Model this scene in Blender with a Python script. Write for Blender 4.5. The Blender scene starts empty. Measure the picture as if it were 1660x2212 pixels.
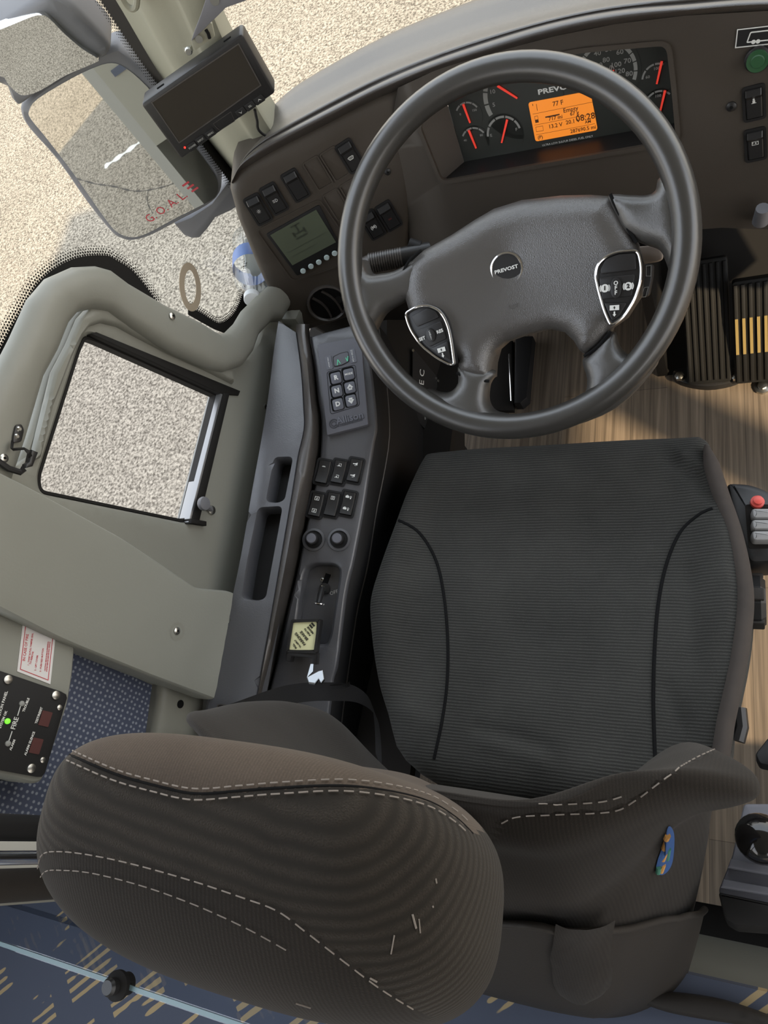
import bpy, math, random
import numpy as np
from mathutils import Vector, Matrix
from mathutils.bvhtree import BVHTree
from mathutils.geometry import delaunay_2d_cdt

scene = bpy.context.scene
COL = scene.collection
random.seed(7)

# ------------------------------------------------------------------ camera
FPX, CX, CY = 1607.0, 830.0, 1106.0            # focal length and centre for the 1660x2212 frame
CAM = np.array([0.0, 0.0, 1.5])
_r = np.array([-3283., 100., FPX]); _f = np.array([656., -4306., FPX])
AF = _f / np.linalg.norm(_f)
AD = np.cross(_r, _f); AD /= np.linalg.norm(AD)
AR = np.cross(AD, AF)
M3 = np.array([AR, AF, -AD])                    # image axes -> world
cam_d = bpy.data.cameras.new('camera'); cam = bpy.data.objects.new('camera', cam_d); COL.objects.link(cam)
_m = Matrix.Identity(4)
for i in range(3):
    _m[i][0] = M3[i, 0]; _m[i][1] = -M3[i, 1]; _m[i][2] = -M3[i, 2]; _m[i][3] = CAM[i]
cam.matrix_world = _m
cam_d.sensor_fit = 'VERTICAL'; cam_d.sensor_height = 36.0; cam_d.lens = 36.0 * FPX / 2212.0
cam_d.clip_start = 0.02; cam_d.clip_end = 300
scene.camera = cam

# ------------------------------------------------------------------ light and exposure
world = bpy.data.worlds.new('sky'); scene.world = world; world.use_nodes = True
wn = world.node_tree.nodes; wl = world.node_tree.links
bg = wn['Background']
tc = wn.new('ShaderNodeTexCoord'); sp = wn.new('ShaderNodeSeparateXYZ'); rp = wn.new('ShaderNodeValToRGB')
wl.new(tc.outputs['Generated'], sp.inputs[0]); wl.new(sp.outputs['Z'], rp.inputs[0]); wl.new(rp.outputs[0], bg.inputs[0])
rp.color_ramp.elements[0].position = 0.0; rp.color_ramp.elements[0].color = (0.95, 0.88, 0.78, 1)
rp.color_ramp.elements[1].position = 0.55; rp.color_ramp.elements[1].color = (0.72, 0.78, 0.88, 1)
bg.inputs[1].default_value = 2.3
sun_d = bpy.data.lights.new('sun', 'SUN'); sun = bpy.data.objects.new('sun', sun_d); COL.objects.link(sun)
sun_d.energy = 4.4; sun_d.color = (1.0, 0.80, 0.54); sun_d.angle = math.radians(1.2)
SUN_DIR = Vector((-2.75, 2.0, -3.0)).normalized()
sun.rotation_euler = SUN_DIR.to_track_quat('-Z', 'Y').to_euler(); sun.location = (4, -4, 6)
scene.view_settings.view_transform = 'Standard'; scene.view_settings.look = 'None'
scene.view_settings.exposure = 0.5; scene.view_settings.gamma = 1.0; scene.view_settings.use_curve_mapping = False
try:
    scene.cycles.use_denoising = True
    scene.cycles.max_bounces = 8; scene.cycles.transparent_max_bounces = 16
except Exception: pass

# ------------------------------------------------------------------ helpers: geometry of the picture
def V(*a): return np.array(a, dtype=float)
def unit(v): v = np.asarray(v, float); return v / np.linalg.norm(v)
def ray(x, y): return M3 @ np.array([x - CX, y - CY, FPX])
def atd(x, y, d):                                # point d metres below the camera's height
    v = ray(x, y); return CAM + v * (d / -v[2])
def hit(x, y, p0, n):
    v = ray(x, y); return CAM + v * (np.dot(np.asarray(p0) - CAM, n) / np.dot(v, n))
def proj(P):
    q = (np.asarray(P) - CAM) @ M3; return CX + FPX * q[0] / q[2], CY + FPX * q[1] / q[2]

class Fr:                                        # a working plane: origin, in-plane axes, normal
    def __init__(s, p0, n, u=None):
        s.o = np.asarray(p0, float); s.n = unit(n)
        if u is None: u = np.cross((0, 0, 1), s.n) if abs(s.n[2]) < .98 else V(1, 0, 0)
        u = np.asarray(u, float); u = u - s.n * np.dot(u, s.n)
        s.u = unit(u); s.v = np.cross(s.n, s.u)
    def l(s, x, y, c=0.0):
        p = hit(x, y, s.o + s.n * c, s.n) - s.o; return (np.dot(p, s.u), np.dot(p, s.v))
    def ls(s, pts, c=0.0): return [s.l(x, y, c) for x, y in pts]
    def w(s, a, b, c=0.0): return s.o + s.u * a + s.v * b + s.n * c
    def at(s, a, b, c=0.0, rot=0.0):             # a frame of its own on this one
        cr, sr = math.cos(rot), math.sin(rot)
        return Fr(s.w(a, b, c), s.n, s.u * cr + s.v * sr)
    def px(s, x, y, c=0.0, toward=None):         # frame at a pixel, u axis towards another pixel
        a, b = s.l(x, y, c); r = 0.0
        if toward is not None:
            a2, b2 = s.l(toward[0], toward[1], c); r = math.atan2(b2 - b, a2 - a)
        return s.at(a, b, c, r)

# ------------------------------------------------------------------ helpers: meshes
def origin_of(o):
    t = np.zeros(3)
    while o is not None:
        t += np.array(o.location); o = o.parent
    return t
def mk(name, verts, faces, mat, parent=None, smooth=35, label=None, thing=None):
    verts = np.asarray(verts, float)
    off = origin_of(parent) if parent is not None else (verts.mean(axis=0) if thing else np.zeros(3))
    me = bpy.data.meshes.new(name); me.from_pydata((verts - off).tolist(), [], [list(map(int, f)) for f in faces])
    me.update(); me.validate()
    if mat is not None: me.materials.append(mat)
    if smooth:
        me.shade_smooth()
        try: me.set_sharp_from_angle(angle=math.radians(smooth))
        except Exception: pass
    o = bpy.data.objects.new(name, me); COL.objects.link(o)
    if parent is not None: o.parent = parent
    else: o.location = off
    if label: o['label'] = label
    if thing: tag(o, *thing)
    return o
def tag(o, label, cat, group=None):
    o['label'] = label; o['category'] = cat
    if group: o['group'] = group
    return o
def thing(name, label, cat, loc, group=None):
    o = bpy.data.objects.new(name, None); COL.objects.link(o); o.location = tuple(map(float, loc))
    o.empty_display_size = .05
    return tag(o, label, cat, group)
def struct(o, label=None):
    o['kind'] = 'structure'
    if label: o['label'] = label
    return o

class MB:
    def __init__(s): s.v = []; s.f = []
    def add(s, v, f):
        k = len(s.v); s.v += [tuple(p) for p in v]; s.f += [tuple(i + k for i in q) for q in f]; return s
    def mk(s, name, mat, parent=None, **k): return mk(name, s.v, s.f, mat, parent, **k)

def ccw(p):
    a = sum(p[i][0] * p[(i + 1) % len(p)][1] - p[(i + 1) % len(p)][0] * p[i][1] for i in range(len(p)))
    return list(p) if a > 0 else list(p)[::-1]
def spline(pts, n=8, closed=True):
    P = [np.asarray(p, float) for p in pts]; N = len(P); out = []
    for i in range(N if closed else N - 1):
        g = (lambda k: P[k % N]) if closed else (lambda k: P[min(max(k, 0), N - 1)])
        a, b, c, d = g(i - 1), g(i), g(i + 1), g(i + 2)
        for k in range(n):
            t = k / n
            out.append(.5 * ((2 * b) + (c - a) * t + (2 * a - 5 * b + 4 * c - d) * t * t + (3 * b - a - 3 * c + d) * t ** 3))
    if not closed: out.append(P[-1])
    return out
def rounded(pts, r, seg=5):                      # polygon with its corners rounded
    P = [np.asarray(p, float) for p in pts]; N = len(P); out = []
    for i in range(N):
        a, b, c = P[i - 1], P[i], P[(i + 1) % N]
        rr = r[i] if isinstance(r, (list, tuple)) else r
        l1, l2 = np.linalg.norm(a - b), np.linalg.norm(c - b); q = min(rr, l1 * .48, l2 * .48)
        if q < 1e-6: out.append(b); continue
        s, e = b + (a - b) / l1 * q, b + (c - b) / l2 * q
        for k in range(seg + 1):
            t = k / seg; out.append((1 - t) ** 2 * s + 2 * t * (1 - t) * b + t * t * e)
    return out
def rect(w, h, r=0.0, cx=0, cy=0, seg=4):
    p = [(cx - w / 2, cy - h / 2), (cx + w / 2, cy - h / 2), (cx + w / 2, cy + h / 2), (cx - w / 2, cy + h / 2)]
    return rounded(p, r, seg) if r > 0 else [np.array(q) for q in p]
def circle(r, n=32, cx=0, cy=0, ry=None):
    ry = ry or r
    return [np.array((cx + r * math.cos(2 * math.pi * i / n), cy + ry * math.sin(2 * math.pi * i / n))) for i in range(n)]
def resample(p, step):
    out = []; N = len(p)
    for i in range(N):
        a, b = np.asarray(p[i], float), np.asarray(p[(i + 1) % N], float); L = np.linalg.norm(b - a)
        n = max(1, int(round(L / step)))
        for k in range(n): out.append(a + (b - a) * k / n)
    return out
def inside(poly, X, Y):
    c = np.zeros(X.shape, bool); N = len(poly)
    for i in range(N):
        x1, y1 = poly[i]; x2, y2 = poly[(i + 1) % N]
        if y1 == y2: continue
        c ^= ((y1 > Y) != (y2 > Y)) & (X < (x2 - x1) * (Y - y1) / (y2 - y1) + x1)
    return c
def dist_to(polys, X, Y):
    D = np.full(X.shape, 1e9)
    for poly in polys:
        N = len(poly)
        for i in range(N):
            a, b = np.asarray(poly[i]), np.asarray(poly[(i + 1) % N]); e = b - a; L = e @ e + 1e-18
            t = np.clip(((X - a[0]) * e[0] + (Y - a[1]) * e[1]) / L, 0, 1)
            D = np.minimum(D, np.hypot(X - a[0] - t * e[0], Y - a[1] - t * e[1]))
    return D
def roundprof(r, h=None):
    h = r if h is None else h
    return lambda d: h * np.sqrt(np.clip(1 - (1 - np.clip(d / r, 0, 1)) ** 2, 0, 1)) - h
def pad(fr, outline, h=0.0, z0=-.01, step=.01, prof=None, hf=None, holes=(), back=False, holedepth=None, rings=()):
    """A slab on a frame: outline in the frame, top height h + prof(distance to the edge) + hf(a,b), walls down to z0."""
    o = ccw(resample(ccw(outline), step)); H = [ccw(resample(ccw(q), step))[::-1] for q in holes]
    loops = [o] + H
    P = [np.asarray(q, float) for lp in loops for q in lp]; E = []; k = 0
    for lp in loops:
        n = len(lp); E += [(k + i, k + (i + 1) % n) for i in range(n)]; k += n
    A = np.array(o); mn, mx = A.min(0), A.max(0)
    if prof is not None or hf is not None:
        xs = np.arange(mn[0] + step / 2, mx[0], step); ys = np.arange(mn[1] + step / 2, mx[1], step)
        if len(xs) and len(ys):
            X, Y = np.meshgrid(xs, ys); X[::2] += step / 2; X = X.ravel(); Y = Y.ravel()
            m = inside(o, X, Y)
            for q in H: m &= ~inside(q, X, Y)
            m &= dist_to(loops, X, Y) > (max(rings) if len(rings) else 0) + step * .45
            P += [np.array(t) for t in zip(X[m], Y[m])]
    for d in rings:                              # rings near the edge for a clean round-over
        for lp in loops:
            q = np.array(offset(lp, -d)); ok = (dist_to(loops, q[:, 0], q[:, 1]) > d * .9) & inside(o, q[:, 0], q[:, 1])
            P += [q[i] for i in range(len(q)) if ok[i]]
    vs, es, fs, ov, oe, of = delaunay_2d_cdt([Vector(p) for p in P], E, [], 0, 1e-7)
    Q = np.array([(v.x, v.y) for v in vs]); X, Y = Q[:, 0], Q[:, 1]
    cent = np.array([Q[list(f)].mean(0) for f in fs]) if len(fs) else np.zeros((0, 2))
    keep = inside(o, cent[:, 0], cent[:, 1])
    for q in H: keep &= ~inside(q, cent[:, 0], cent[:, 1])
    fs = [f for f, kf in zip(fs, keep) if kf]
    Z = np.full(len(Q), float(h))
    if prof is not None: Z = Z + prof(dist_to(loops, X, Y))
    if hf is not None: Z = Z + hf(X, Y)
    verts = [fr.w(x, y, z) for x, y, z in zip(X, Y, Z)]
    faces = []
    for f in fs:
        a, b, c = Q[f[0]], Q[f[1]], Q[f[2]]
        ar = (b[0] - a[0]) * (c[1] - a[1]) - (b[1] - a[1]) * (c[0] - a[0])
        faces.append(tuple(f) if ar > 0 else tuple(f)[::-1])
    # walls
    inv = {}
    for i, src in enumerate(ov):
        for s_ in src: inv[s_] = i
    k = 0
    for li, lp in enumerate(loops):
        n = len(lp); idx = [inv.get(k + i) for i in range(n)]; k += n
        base = len(verts); zz = z0 if (li == 0 or holedepth is None) else holedepth
        for i in idx: verts.append(fr.w(Q[i][0], Q[i][1], zz if not callable(zz) else zz(Q[i][0], Q[i][1])))
        for i in range(n):
            j = (i + 1) % n; faces.append((idx[i], base + i, base + j, idx[j]))
        if back and li == 0 and not holes: faces.append(tuple(base + i for i in range(n))[::-1])
    return verts, faces
def padmk(name, fr, outline, mat, parent=None, label=None, thing=None, smooth=35, **k):
    v, f = pad(fr, outline, **k); return mk(name, v, f, mat, parent, smooth=smooth, label=label, thing=thing)
def flat(fr, outline, c=0.0):                    # a single flat face
    o = ccw(outline); return [fr.w(a, b, c) for a, b in o], [tuple(range(len(o)))]
def band(fr, outline, w, z0, z1, rim=None):      # a raised frame following an outline (outer edge given)
    o = ccw(outline); n = len(o); i_ = offset(o, -w)
    v = []; f = []
    for a, z in ((o, z0), (o, z1), (i_, z1), (i_, z0)): v += [fr.w(p[0], p[1], z) for p in a]
    for r in range(3):
        for i in range(n):
            j = (i + 1) % n; f.append((r * n + i, r * n + j, (r + 1) * n + j, (r + 1) * n + i))
    return v, f
def offset(p, d):
    N = len(p); out = []
    for i in range(N):
        a, b, c = np.asarray(p[i - 1], float), np.asarray(p[i], float), np.asarray(p[(i + 1) % N], float)
        e1, e2 = b - a, c - b; e1 = e1 / (np.linalg.norm(e1) + 1e-12); e2 = e2 / (np.linalg.norm(e2) + 1e-12)
        n1, n2 = V(e1[1], -e1[0]), V(e2[1], -e2[0]); m = n1 + n2; L = np.linalg.norm(m)
        m = n1 if L < 1e-6 else m / L
        out.append(b + m * d / max(.5, m @ n1))
    return out
def tube(pts, r, n=10, closed=False, cap=True, flat_=1.0, up=None):
    P = [np.asarray(p, float) for p in pts]; N = len(P); v = []; f = []
    R = [r] * N if np.isscalar(r) else list(r)
    T = []
    for i in range(N):
        a = P[i - 1] if (i or closed) else P[0]; b = P[(i + 1) % N] if (i < N - 1 or closed) else P[-1]
        T.append(unit(b - a))
    ref = V(0, 0, 1) if abs(T[0][2]) < .9 else V(1, 0, 0)
    if up is not None: ref = np.asarray(up, float)
    nrm = unit(ref - T[0] * (ref @ T[0]))
    for i in range(N):
        nrm = unit(nrm - T[i] * (nrm @ T[i])) if up is None else unit(ref - T[i] * (ref @ T[i]))
        bn = np.cross(T[i], nrm)
        for k in range(n):
            t = 2 * math.pi * k / n; v.append(P[i] + (bn * math.cos(t) + nrm * math.sin(t) * flat_) * R[i])
    for i in range(N if closed else N - 1):
        j = (i + 1) % N
        for k in range(n):
            m = (k + 1) % n; f.append((i * n + k, i * n + m, j * n + m, j * n + k))
    if cap and not closed: f.append(tuple(range(n))[::-1]); f.append(tuple((N - 1) * n + k for k in range(n)))
    return v, f
def loft(rows, closed=False, capends=False):
    n = len(rows[0]); v = [p for r in rows for p in r]; f = []
    for i in range(len(rows) - 1):
        for k in range(n if closed else n - 1):
            m = (k + 1) % n; f.append((i * n + k, i * n + m, (i + 1) * n + m, (i + 1) * n + k))
    if capends: f.append(tuple(range(n))[::-1]); f.append(tuple((len(rows) - 1) * n + k for k in range(n)))
    return v, f
def smoothgrid(rows, nu, nv):                    # Catmull-Rom both ways
    R = [spline(r, nu, False) for r in rows]
    return [list(t) for t in zip(*[spline(list(c), nv, False) for c in zip(*R)])]
def lathe(fr, prof, n=24, cx=0, cy=0, cap=True): # profile of (radius, height) about the frame normal
    rows = [[fr.w(cx + r * math.cos(2 * math.pi * k / n), cy + r * math.sin(2 * math.pi * k / n), z) for k in range(n)] for r, z in prof]
    v, f = loft(rows, True)
    if cap: f.append(tuple((len(prof) - 1) * n + k for k in range(n)))
    return v, f
def prism(fr, outline, z0, z1, bev=0.0):
    o = ccw(outline); n = len(o); rows = [(o, z0)]
    if bev > 0: rows += [(o, z1 - bev), (offset(o, -bev * .3), z1 - bev * .3), (offset(o, -bev), z1)]
    else: rows += [(o, z1)]
    v, f = loft([[fr.w(p[0], p[1], z) for p in q] for q, z in rows], True)
    f.append(tuple((len(rows) - 1) * n + k for k in range(n))); f.append(tuple(range(n))[::-1])
    return v, f
def box(lo, hi):
    x0, y0, z0 = lo; x1, y1, z1 = hi
    v = [(x0, y0, z0), (x1, y0, z0), (x1, y1, z0), (x0, y1, z0), (x0, y0, z1), (x1, y0, z1), (x1, y1, z1), (x0, y1, z1)]
    return v, [(0, 3, 2, 1), (4, 5, 6, 7), (0, 1, 5, 4), (1, 2, 6, 5), (2, 3, 7, 6), (3, 0, 4, 7)]
def text(name, s, fr, size, mat, parent, align='CENTER', bold=0.0, sx=1.0, shear=0.0, c=.0004, label=None, ls=1.0, sp_=1.0):
    cu = bpy.data.curves.new(name, 'FONT'); cu.body = s; cu.size = size; cu.align_x = align; cu.align_y = 'CENTER'
    cu.offset = bold; cu.shear = shear; cu.space_line = ls; cu.space_character = sp_; cu.resolution_u = 2
    o = bpy.data.objects.new(name, cu); COL.objects.link(o)
    dg = bpy.context.evaluated_depsgraph_get(); me = bpy.data.meshes.new_from_object(o.evaluated_get(dg))
    bpy.data.objects.remove(o); bpy.data.curves.remove(cu)
    v = [fr.w(p.co.x * sx, p.co.y, c) for p in me.vertices]; f = [tuple(p.vertices) for p in me.polygons]
    bpy.data.meshes.remove(me)
    if not v: v = [fr.w(0, 0, c)]; f = []
    return mk(name, v, f, mat, parent, smooth=0, label=label)
def bvh_of(objs):
    v = []; f = []
    for o in objs:
        off = origin_of(o); k = len(v)
        v += [Vector(np.array(p.co) + off) for p in o.data.vertices]; f += [[i + k for i in q.vertices] for q in o.data.polygons]
    return BVHTree.FromPolygons(v, f)
def drape(bvh, x, y, lift=.0012):                # the point of a built surface seen at a pixel
    d = Vector(unit(ray(x, y))); h = bvh.ray_cast(Vector(CAM), d)
    if h[0] is None: return None
    n = np.array(h[1]); n = n if n @ np.array(d) < 0 else -n
    return np.array(h[0]) + n * lift, n
def stitches(bvh, pts, dash=.006, gap=.0035, r=.0009):
    line = spline(pts, 14, False); m = MB(); P = [drape(bvh, x, y) for x, y in line]; P = [p for p in P if p is not None]
    acc = 0.0; on = True; cur = [P[0][0]] if P else []
    for i in range(len(P) - 1):
        a, b = P[i][0], P[i + 1][0]; L = np.linalg.norm(b - a); t = 0.0
        if L > .05: cur = [b]; acc = 0; continue
        while L - t > (dash if on else gap) - acc:
            t += (dash if on else gap) - acc; acc = 0.0; q = a + (b - a) * t / L
            if on: cur.append(q); (len(cur) > 1) and m.add(*tube(cur, r, 5))
            cur = [q]; on = not on
        acc += L - t
        if on: cur.append(b)
    return m

# ------------------------------------------------------------------ materials
def srgb(r, g, b):
    return tuple((c / 12.92 if c <= .04045 else ((c + .055) / 1.055) ** 2.4) for c in (r / 255, g / 255, b / 255)) + (1.0,)
def mat(name, col, rough=.5, metal=0.0, spec=.5, emit=None, estr=1.0, bump=None, coat=0.0, alpha=None, vary=None):
    """bump = (scale, strength[, kind]); vary = (scale, second colour)"""
    m = bpy.data.materials.new(name); m.use_nodes = True; N = m.node_tree.nodes; L = m.node_tree.links; b = N['Principled BSDF']
    b.inputs['Base Color'].default_value = col; b.inputs['Roughness'].default_value = rough
    b.inputs['Metallic'].default_value = metal; b.inputs['Specular IOR Level'].default_value = spec
    b.inputs['Coat Weight'].default_value = coat
    if emit: b.inputs['Emission Color'].default_value = emit; b.inputs['Emission Strength'].default_value = estr
    if bump or vary: co = N.new('ShaderNodeTexCoord')
    if vary:
        t = N.new('ShaderNodeTexNoise'); t.inputs['Scale'].default_value = vary[0]; t.inputs['Detail'].default_value = 5
        L.new(co.outputs['Object'], t.inputs['Vector']); x = N.new('ShaderNodeMix'); x.data_type = 'RGBA'
        x.inputs['A'].default_value = col; x.inputs['B'].default_value = vary[1]
        L.new(t.outputs['Fac'], x.inputs['Factor']); L.new(x.outputs['Result'], b.inputs['Base Color'])
    if bump:
        kind = bump[2] if len(bump) > 2 else 'noise'
        if kind == 'noise':
            t = N.new('ShaderNodeTexNoise'); t.inputs['Detail'].default_value = 4; out = t.outputs['Fac']
        else:
            t = N.new('ShaderNodeTexVoronoi'); t.feature = 'DISTANCE_TO_EDGE'; out = t.outputs['Distance']
        t.inputs['Scale'].default_value = bump[0]; L.new(co.outputs['Object'], t.inputs['Vector'])
        bp = N.new('ShaderNodeBump'); bp.inputs['Strength'].default_value = bump[1]; bp.inputs['Distance'].default_value = .001
        L.new(out, bp.inputs['Height']); L.new(bp.outputs[0], b.inputs['Normal'])
    return m
def cloth(name, c1, c2, axis, pitch, strength=.6, rough=.95, fine=900, amp=1.0):
    """woven ribs running across an object-space direction"""
    m = bpy.data.materials.new(name); m.use_nodes = True; N = m.node_tree.nodes; L = m.node_tree.links; b = N['Principled BSDF']
    b.inputs['Roughness'].default_value = rough; b.inputs['Specular IOR Level'].default_value = .2
    b.inputs['Sheen Weight'].default_value = .06; b.inputs['Sheen Roughness'].default_value = .5
    co = N.new('ShaderNodeTexCoord')
    n0 = N.new('ShaderNodeTexNoise'); n0.inputs['Scale'].default_value = 45; n0.inputs['Detail'].default_value = 3
    n1 = N.new('ShaderNodeTexNoise'); n1.inputs['Scale'].default_value = fine; n1.inputs['Detail'].default_value = 2
    n2 = N.new('ShaderNodeTexNoise'); n2.inputs['Scale'].default_value = 11; n2.inputs['Detail'].default_value = 5
    for t in (n0, n1, n2): L.new(co.outputs['Object'], t.inputs['Vector'])
    dt = N.new('ShaderNodeVectorMath'); dt.operation = 'DOT_PRODUCT'; dt.inputs[1].default_value = tuple(np.array(unit(axis)) * 2 * math.pi / pitch); L.new(co.outputs['Object'], dt.inputs[0])
    ph = N.new('ShaderNodeMath'); ph.operation = 'MULTIPLY_ADD'; L.new(n0.outputs['Fac'], ph.inputs[0]); ph.inputs[1].default_value = 3.0; L.new(dt.outputs['Value'], ph.inputs[2])
    sn = N.new('ShaderNodeMath'); sn.operation = 'SINE'; L.new(ph.outputs[0], sn.inputs[0])
    w = N.new('ShaderNodeMath'); w.operation = 'MULTIPLY_ADD'; L.new(sn.outputs[0], w.inputs[0]); w.inputs[1].default_value = .5 * amp; w.inputs[2].default_value = .5
    ml = N.new('ShaderNodeMath'); ml.operation = 'MULTIPLY'; L.new(w.outputs[0], ml.inputs[0]); L.new(n1.outputs['Fac'], ml.inputs[1])
    x = N.new('ShaderNodeMix'); x.data_type = 'RGBA'; x.inputs['A'].default_value = c1; x.inputs['B'].default_value = c2
    ad = N.new('ShaderNodeMath'); ad.operation = 'MULTIPLY_ADD'; L.new(n2.outputs['Fac'], ad.inputs[0]); ad.inputs[1].default_value = .7
    L.new(ml.outputs[0], ad.inputs[2]); L.new(ad.outputs[0], x.inputs['Factor']); L.new(x.outputs['Result'], b.inputs['Base Color'])
    bp = N.new('ShaderNodeBump'); bp.inputs['Strength'].default_value = strength; bp.inputs['Distance'].default_value = .0015
    L.new(ml.outputs[0], bp.inputs['Height']); L.new(bp.outputs[0], b.inputs['Normal'])
    return m
def glassmat(name, tint, fac):
    m = bpy.data.materials.new(name); m.use_nodes = True; N = m.node_tree.nodes; L = m.node_tree.links
    N.remove(N['Principled BSDF']); t = N.new('ShaderNodeBsdfTransparent'); t.inputs[0].default_value = tint
    g = N.new('ShaderNodeBsdfGlossy'); g.inputs['Roughness'].default_value = .02; x = N.new('ShaderNodeMixShader'); x.inputs[0].default_value = fac
    L.new(t.outputs[0], x.inputs[1]); L.new(g.outputs[0], x.inputs[2]); L.new(x.outputs[0], N['Material Output'].inputs[0]); return m

K = {}
K['dash'] = mat('dash_plastic', srgb(66, 59, 52), .5, spec=.4, bump=(1400, .25), vary=(6, srgb(73, 66, 58)))
K['pad'] = mat('dash_pad', srgb(66, 61, 57), .36, spec=.9, bump=(900, .35))
K['black'] = mat('black_plastic', srgb(38, 37, 37), .38, spec=.5)
K['blackm'] = mat('matte_black_plastic', srgb(30, 29, 29), .6, spec=.35)
K['pedal'] = mat('pedal_rubber', srgb(26, 25, 23), .6, spec=.35)
K['gloss'] = mat('gloss_black', srgb(22, 21, 21), .1, spec=.7)
K['riser'] = mat('riser_grey', srgb(104, 104, 96), .6, spec=.3, vary=(4, srgb(96, 96, 89)))
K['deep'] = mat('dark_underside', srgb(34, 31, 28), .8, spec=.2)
K['console'] = mat('console_plastic', srgb(76, 76, 79), .34, spec=.9, bump=(500, .22), vary=(9, srgb(88, 88, 91)))
K['shifter'] = mat('shifter_face', srgb(104, 104, 110), .6, spec=.35, bump=(2500, .12))
K['emb'] = mat('embossed_shade', srgb(58, 58, 63), .6)  # grey that paints in the shade of raised marks
K['key'] = mat('shifter_key', srgb(106, 107, 115), .5)
K['rim'] = mat('wheel_rim', srgb(58, 56, 53), .30, spec=1.0, bump=(900, .06))
K['hub'] = mat('wheel_pad', srgb(80, 77, 74), .34, spec=1.0, bump=(420, .4, 'vor'))
K['spoke'] = mat('wheel_spoke', srgb(70, 68, 65), .34, spec=1.0, bump=(700, .2))
K['chrome'] = mat('chrome', (.86, .86, .87, 1), .12, 1.0)
K['tongue'] = mat('buckle_chrome', (.30, .31, .32, 1), .22, 1.0)
K['steel'] = mat('steel', (.55, .54, .5, 1), .3, 1.0)
K['wall'] = mat('grey_vinyl', srgb(140, 139, 129), .42, spec=.5, bump=(260, .12), vary=(3, srgb(131, 130, 121)))
K['panel'] = mat('grey_panel', srgb(146, 146, 137), .5, spec=.3, bump=(300, .15), vary=(5, srgb(136, 136, 127)))
K['pillar'] = mat('pillar_trim', srgb(140, 138, 122), .5, spec=.3, bump=(600, .1))
K['seal'] = mat('rubber_seal', srgb(26, 24, 22), .7, spec=.3)
K['alu'] = mat('dull_aluminium', srgb(150, 150, 150), .4, .8)
K['white'] = mat('white_ink', srgb(225, 225, 220), .6)
K['greyink'] = mat('grey_ink', srgb(150, 150, 145), .6)
K['red'] = mat('red_ink', srgb(190, 60, 70), .6)
K['sticker'] = mat('sticker_white', srgb(225, 222, 220), .5)
K['cushion'] = cloth('ribbed_cloth', srgb(30, 30, 28), srgb(76, 75, 71), (0, 1, 0), .0042)
K['headcloth'] = cloth('ribbed_cloth_upright', srgb(24, 22, 20), srgb(58, 53, 47), (.07, .56, .83), .0058, amp=.8)
K['backcloth'] = cloth('plain_cloth_back', srgb(22, 20, 18), srgb(46, 41, 36), (1, 0, 0), .0028, .25, amp=.5)
K['plain'] = cloth('plain_cloth', srgb(56, 49, 43), srgb(98, 87, 77), (1, 0, 0), .0022, .25, amp=.3)
K['thread'] = mat('seam_thread', srgb(138, 130, 122), .8)
K['seam'] = mat('seam_groove', srgb(26, 26, 26), .9, spec=.1)
K['shell'] = mat('seat_shell', srgb(48, 44, 40), .6, spec=.3, bump=(700, .2))
K['lcd'] = mat('lcd_green', srgb(86, 92, 76), .25, spec=.5)
K['lcdink'] = mat('lcd_segments', srgb(58, 62, 52), .4)
K['orange'] = mat('lcd_orange', srgb(120, 60, 10), .4, emit=srgb(222, 128, 40), estr=.75)
K['orangeink'] = mat('lcd_orange_segments', srgb(90, 50, 20), .5)
K['needle'] = mat('red_needle', srgb(220, 60, 45), .5, emit=srgb(230, 60, 45), estr=.35)
K['face'] = mat('cluster_face', srgb(52, 54, 50), .3, spec=.4)
K['screen'] = mat('dark_screen', srgb(52, 47, 40), .22, spec=.5)
K['ledr'] = mat('red_led', srgb(255, 60, 50), .3, emit=srgb(255, 50, 40), estr=1.2)
K['ledg'] = mat('green_led', srgb(120, 230, 60), .3, emit=srgb(110, 230, 50), estr=.8)
K['greenbtn'] = mat('green_lens', srgb(52, 92, 60), .3)
K['darkred'] = mat('dark_red_key', srgb(80, 38, 34), .6)
K['cream'] = mat('cream_label', srgb(232, 228, 178), .5)
K['ink'] = mat('dark_ink', srgb(48, 46, 36), .6)
K['lamp_btn'] = mat('pale_blue_button', srgb(190, 205, 205), .4)
K['greykey'] = mat('grey_paddle', srgb(150, 148, 146), .4)
K['greenseg'] = mat('green_segments', srgb(90, 185, 150), .4, emit=srgb(70, 170, 130), estr=.4)
K['yellow'] = mat('yellow_rubber', srgb(146, 124, 72), .8)
K['beige'] = mat('beige_plastic', srgb(165, 152, 142), .5)
K['mirror'] = mat('mirror_glass', (.80, .80, .78, 1), .015, 1.0)
K['mirrorbody'] = mat('mirror_housing', srgb(112, 112, 116), .5, spec=.4)
K['glass'] = glassmat('window_glass', (.93, .95, .93, 1), .03)
K['clear'] = glassmat('clear_plastic', (.96, .98, 1.0, 1), .12)
K['edge'] = mat('glass_edge_glow', srgb(128, 152, 156), .3)  # pale colour stands for the glow in the pane's edge, no emission

# ================================================================== the setting
GZ = -.85                                        # road surface
def node_mat(name):
    m = bpy.data.materials.new(name); m.use_nodes = True; return m, m.node_tree.nodes, m.node_tree.links, m.node_tree.nodes['Principled BSDF']
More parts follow.
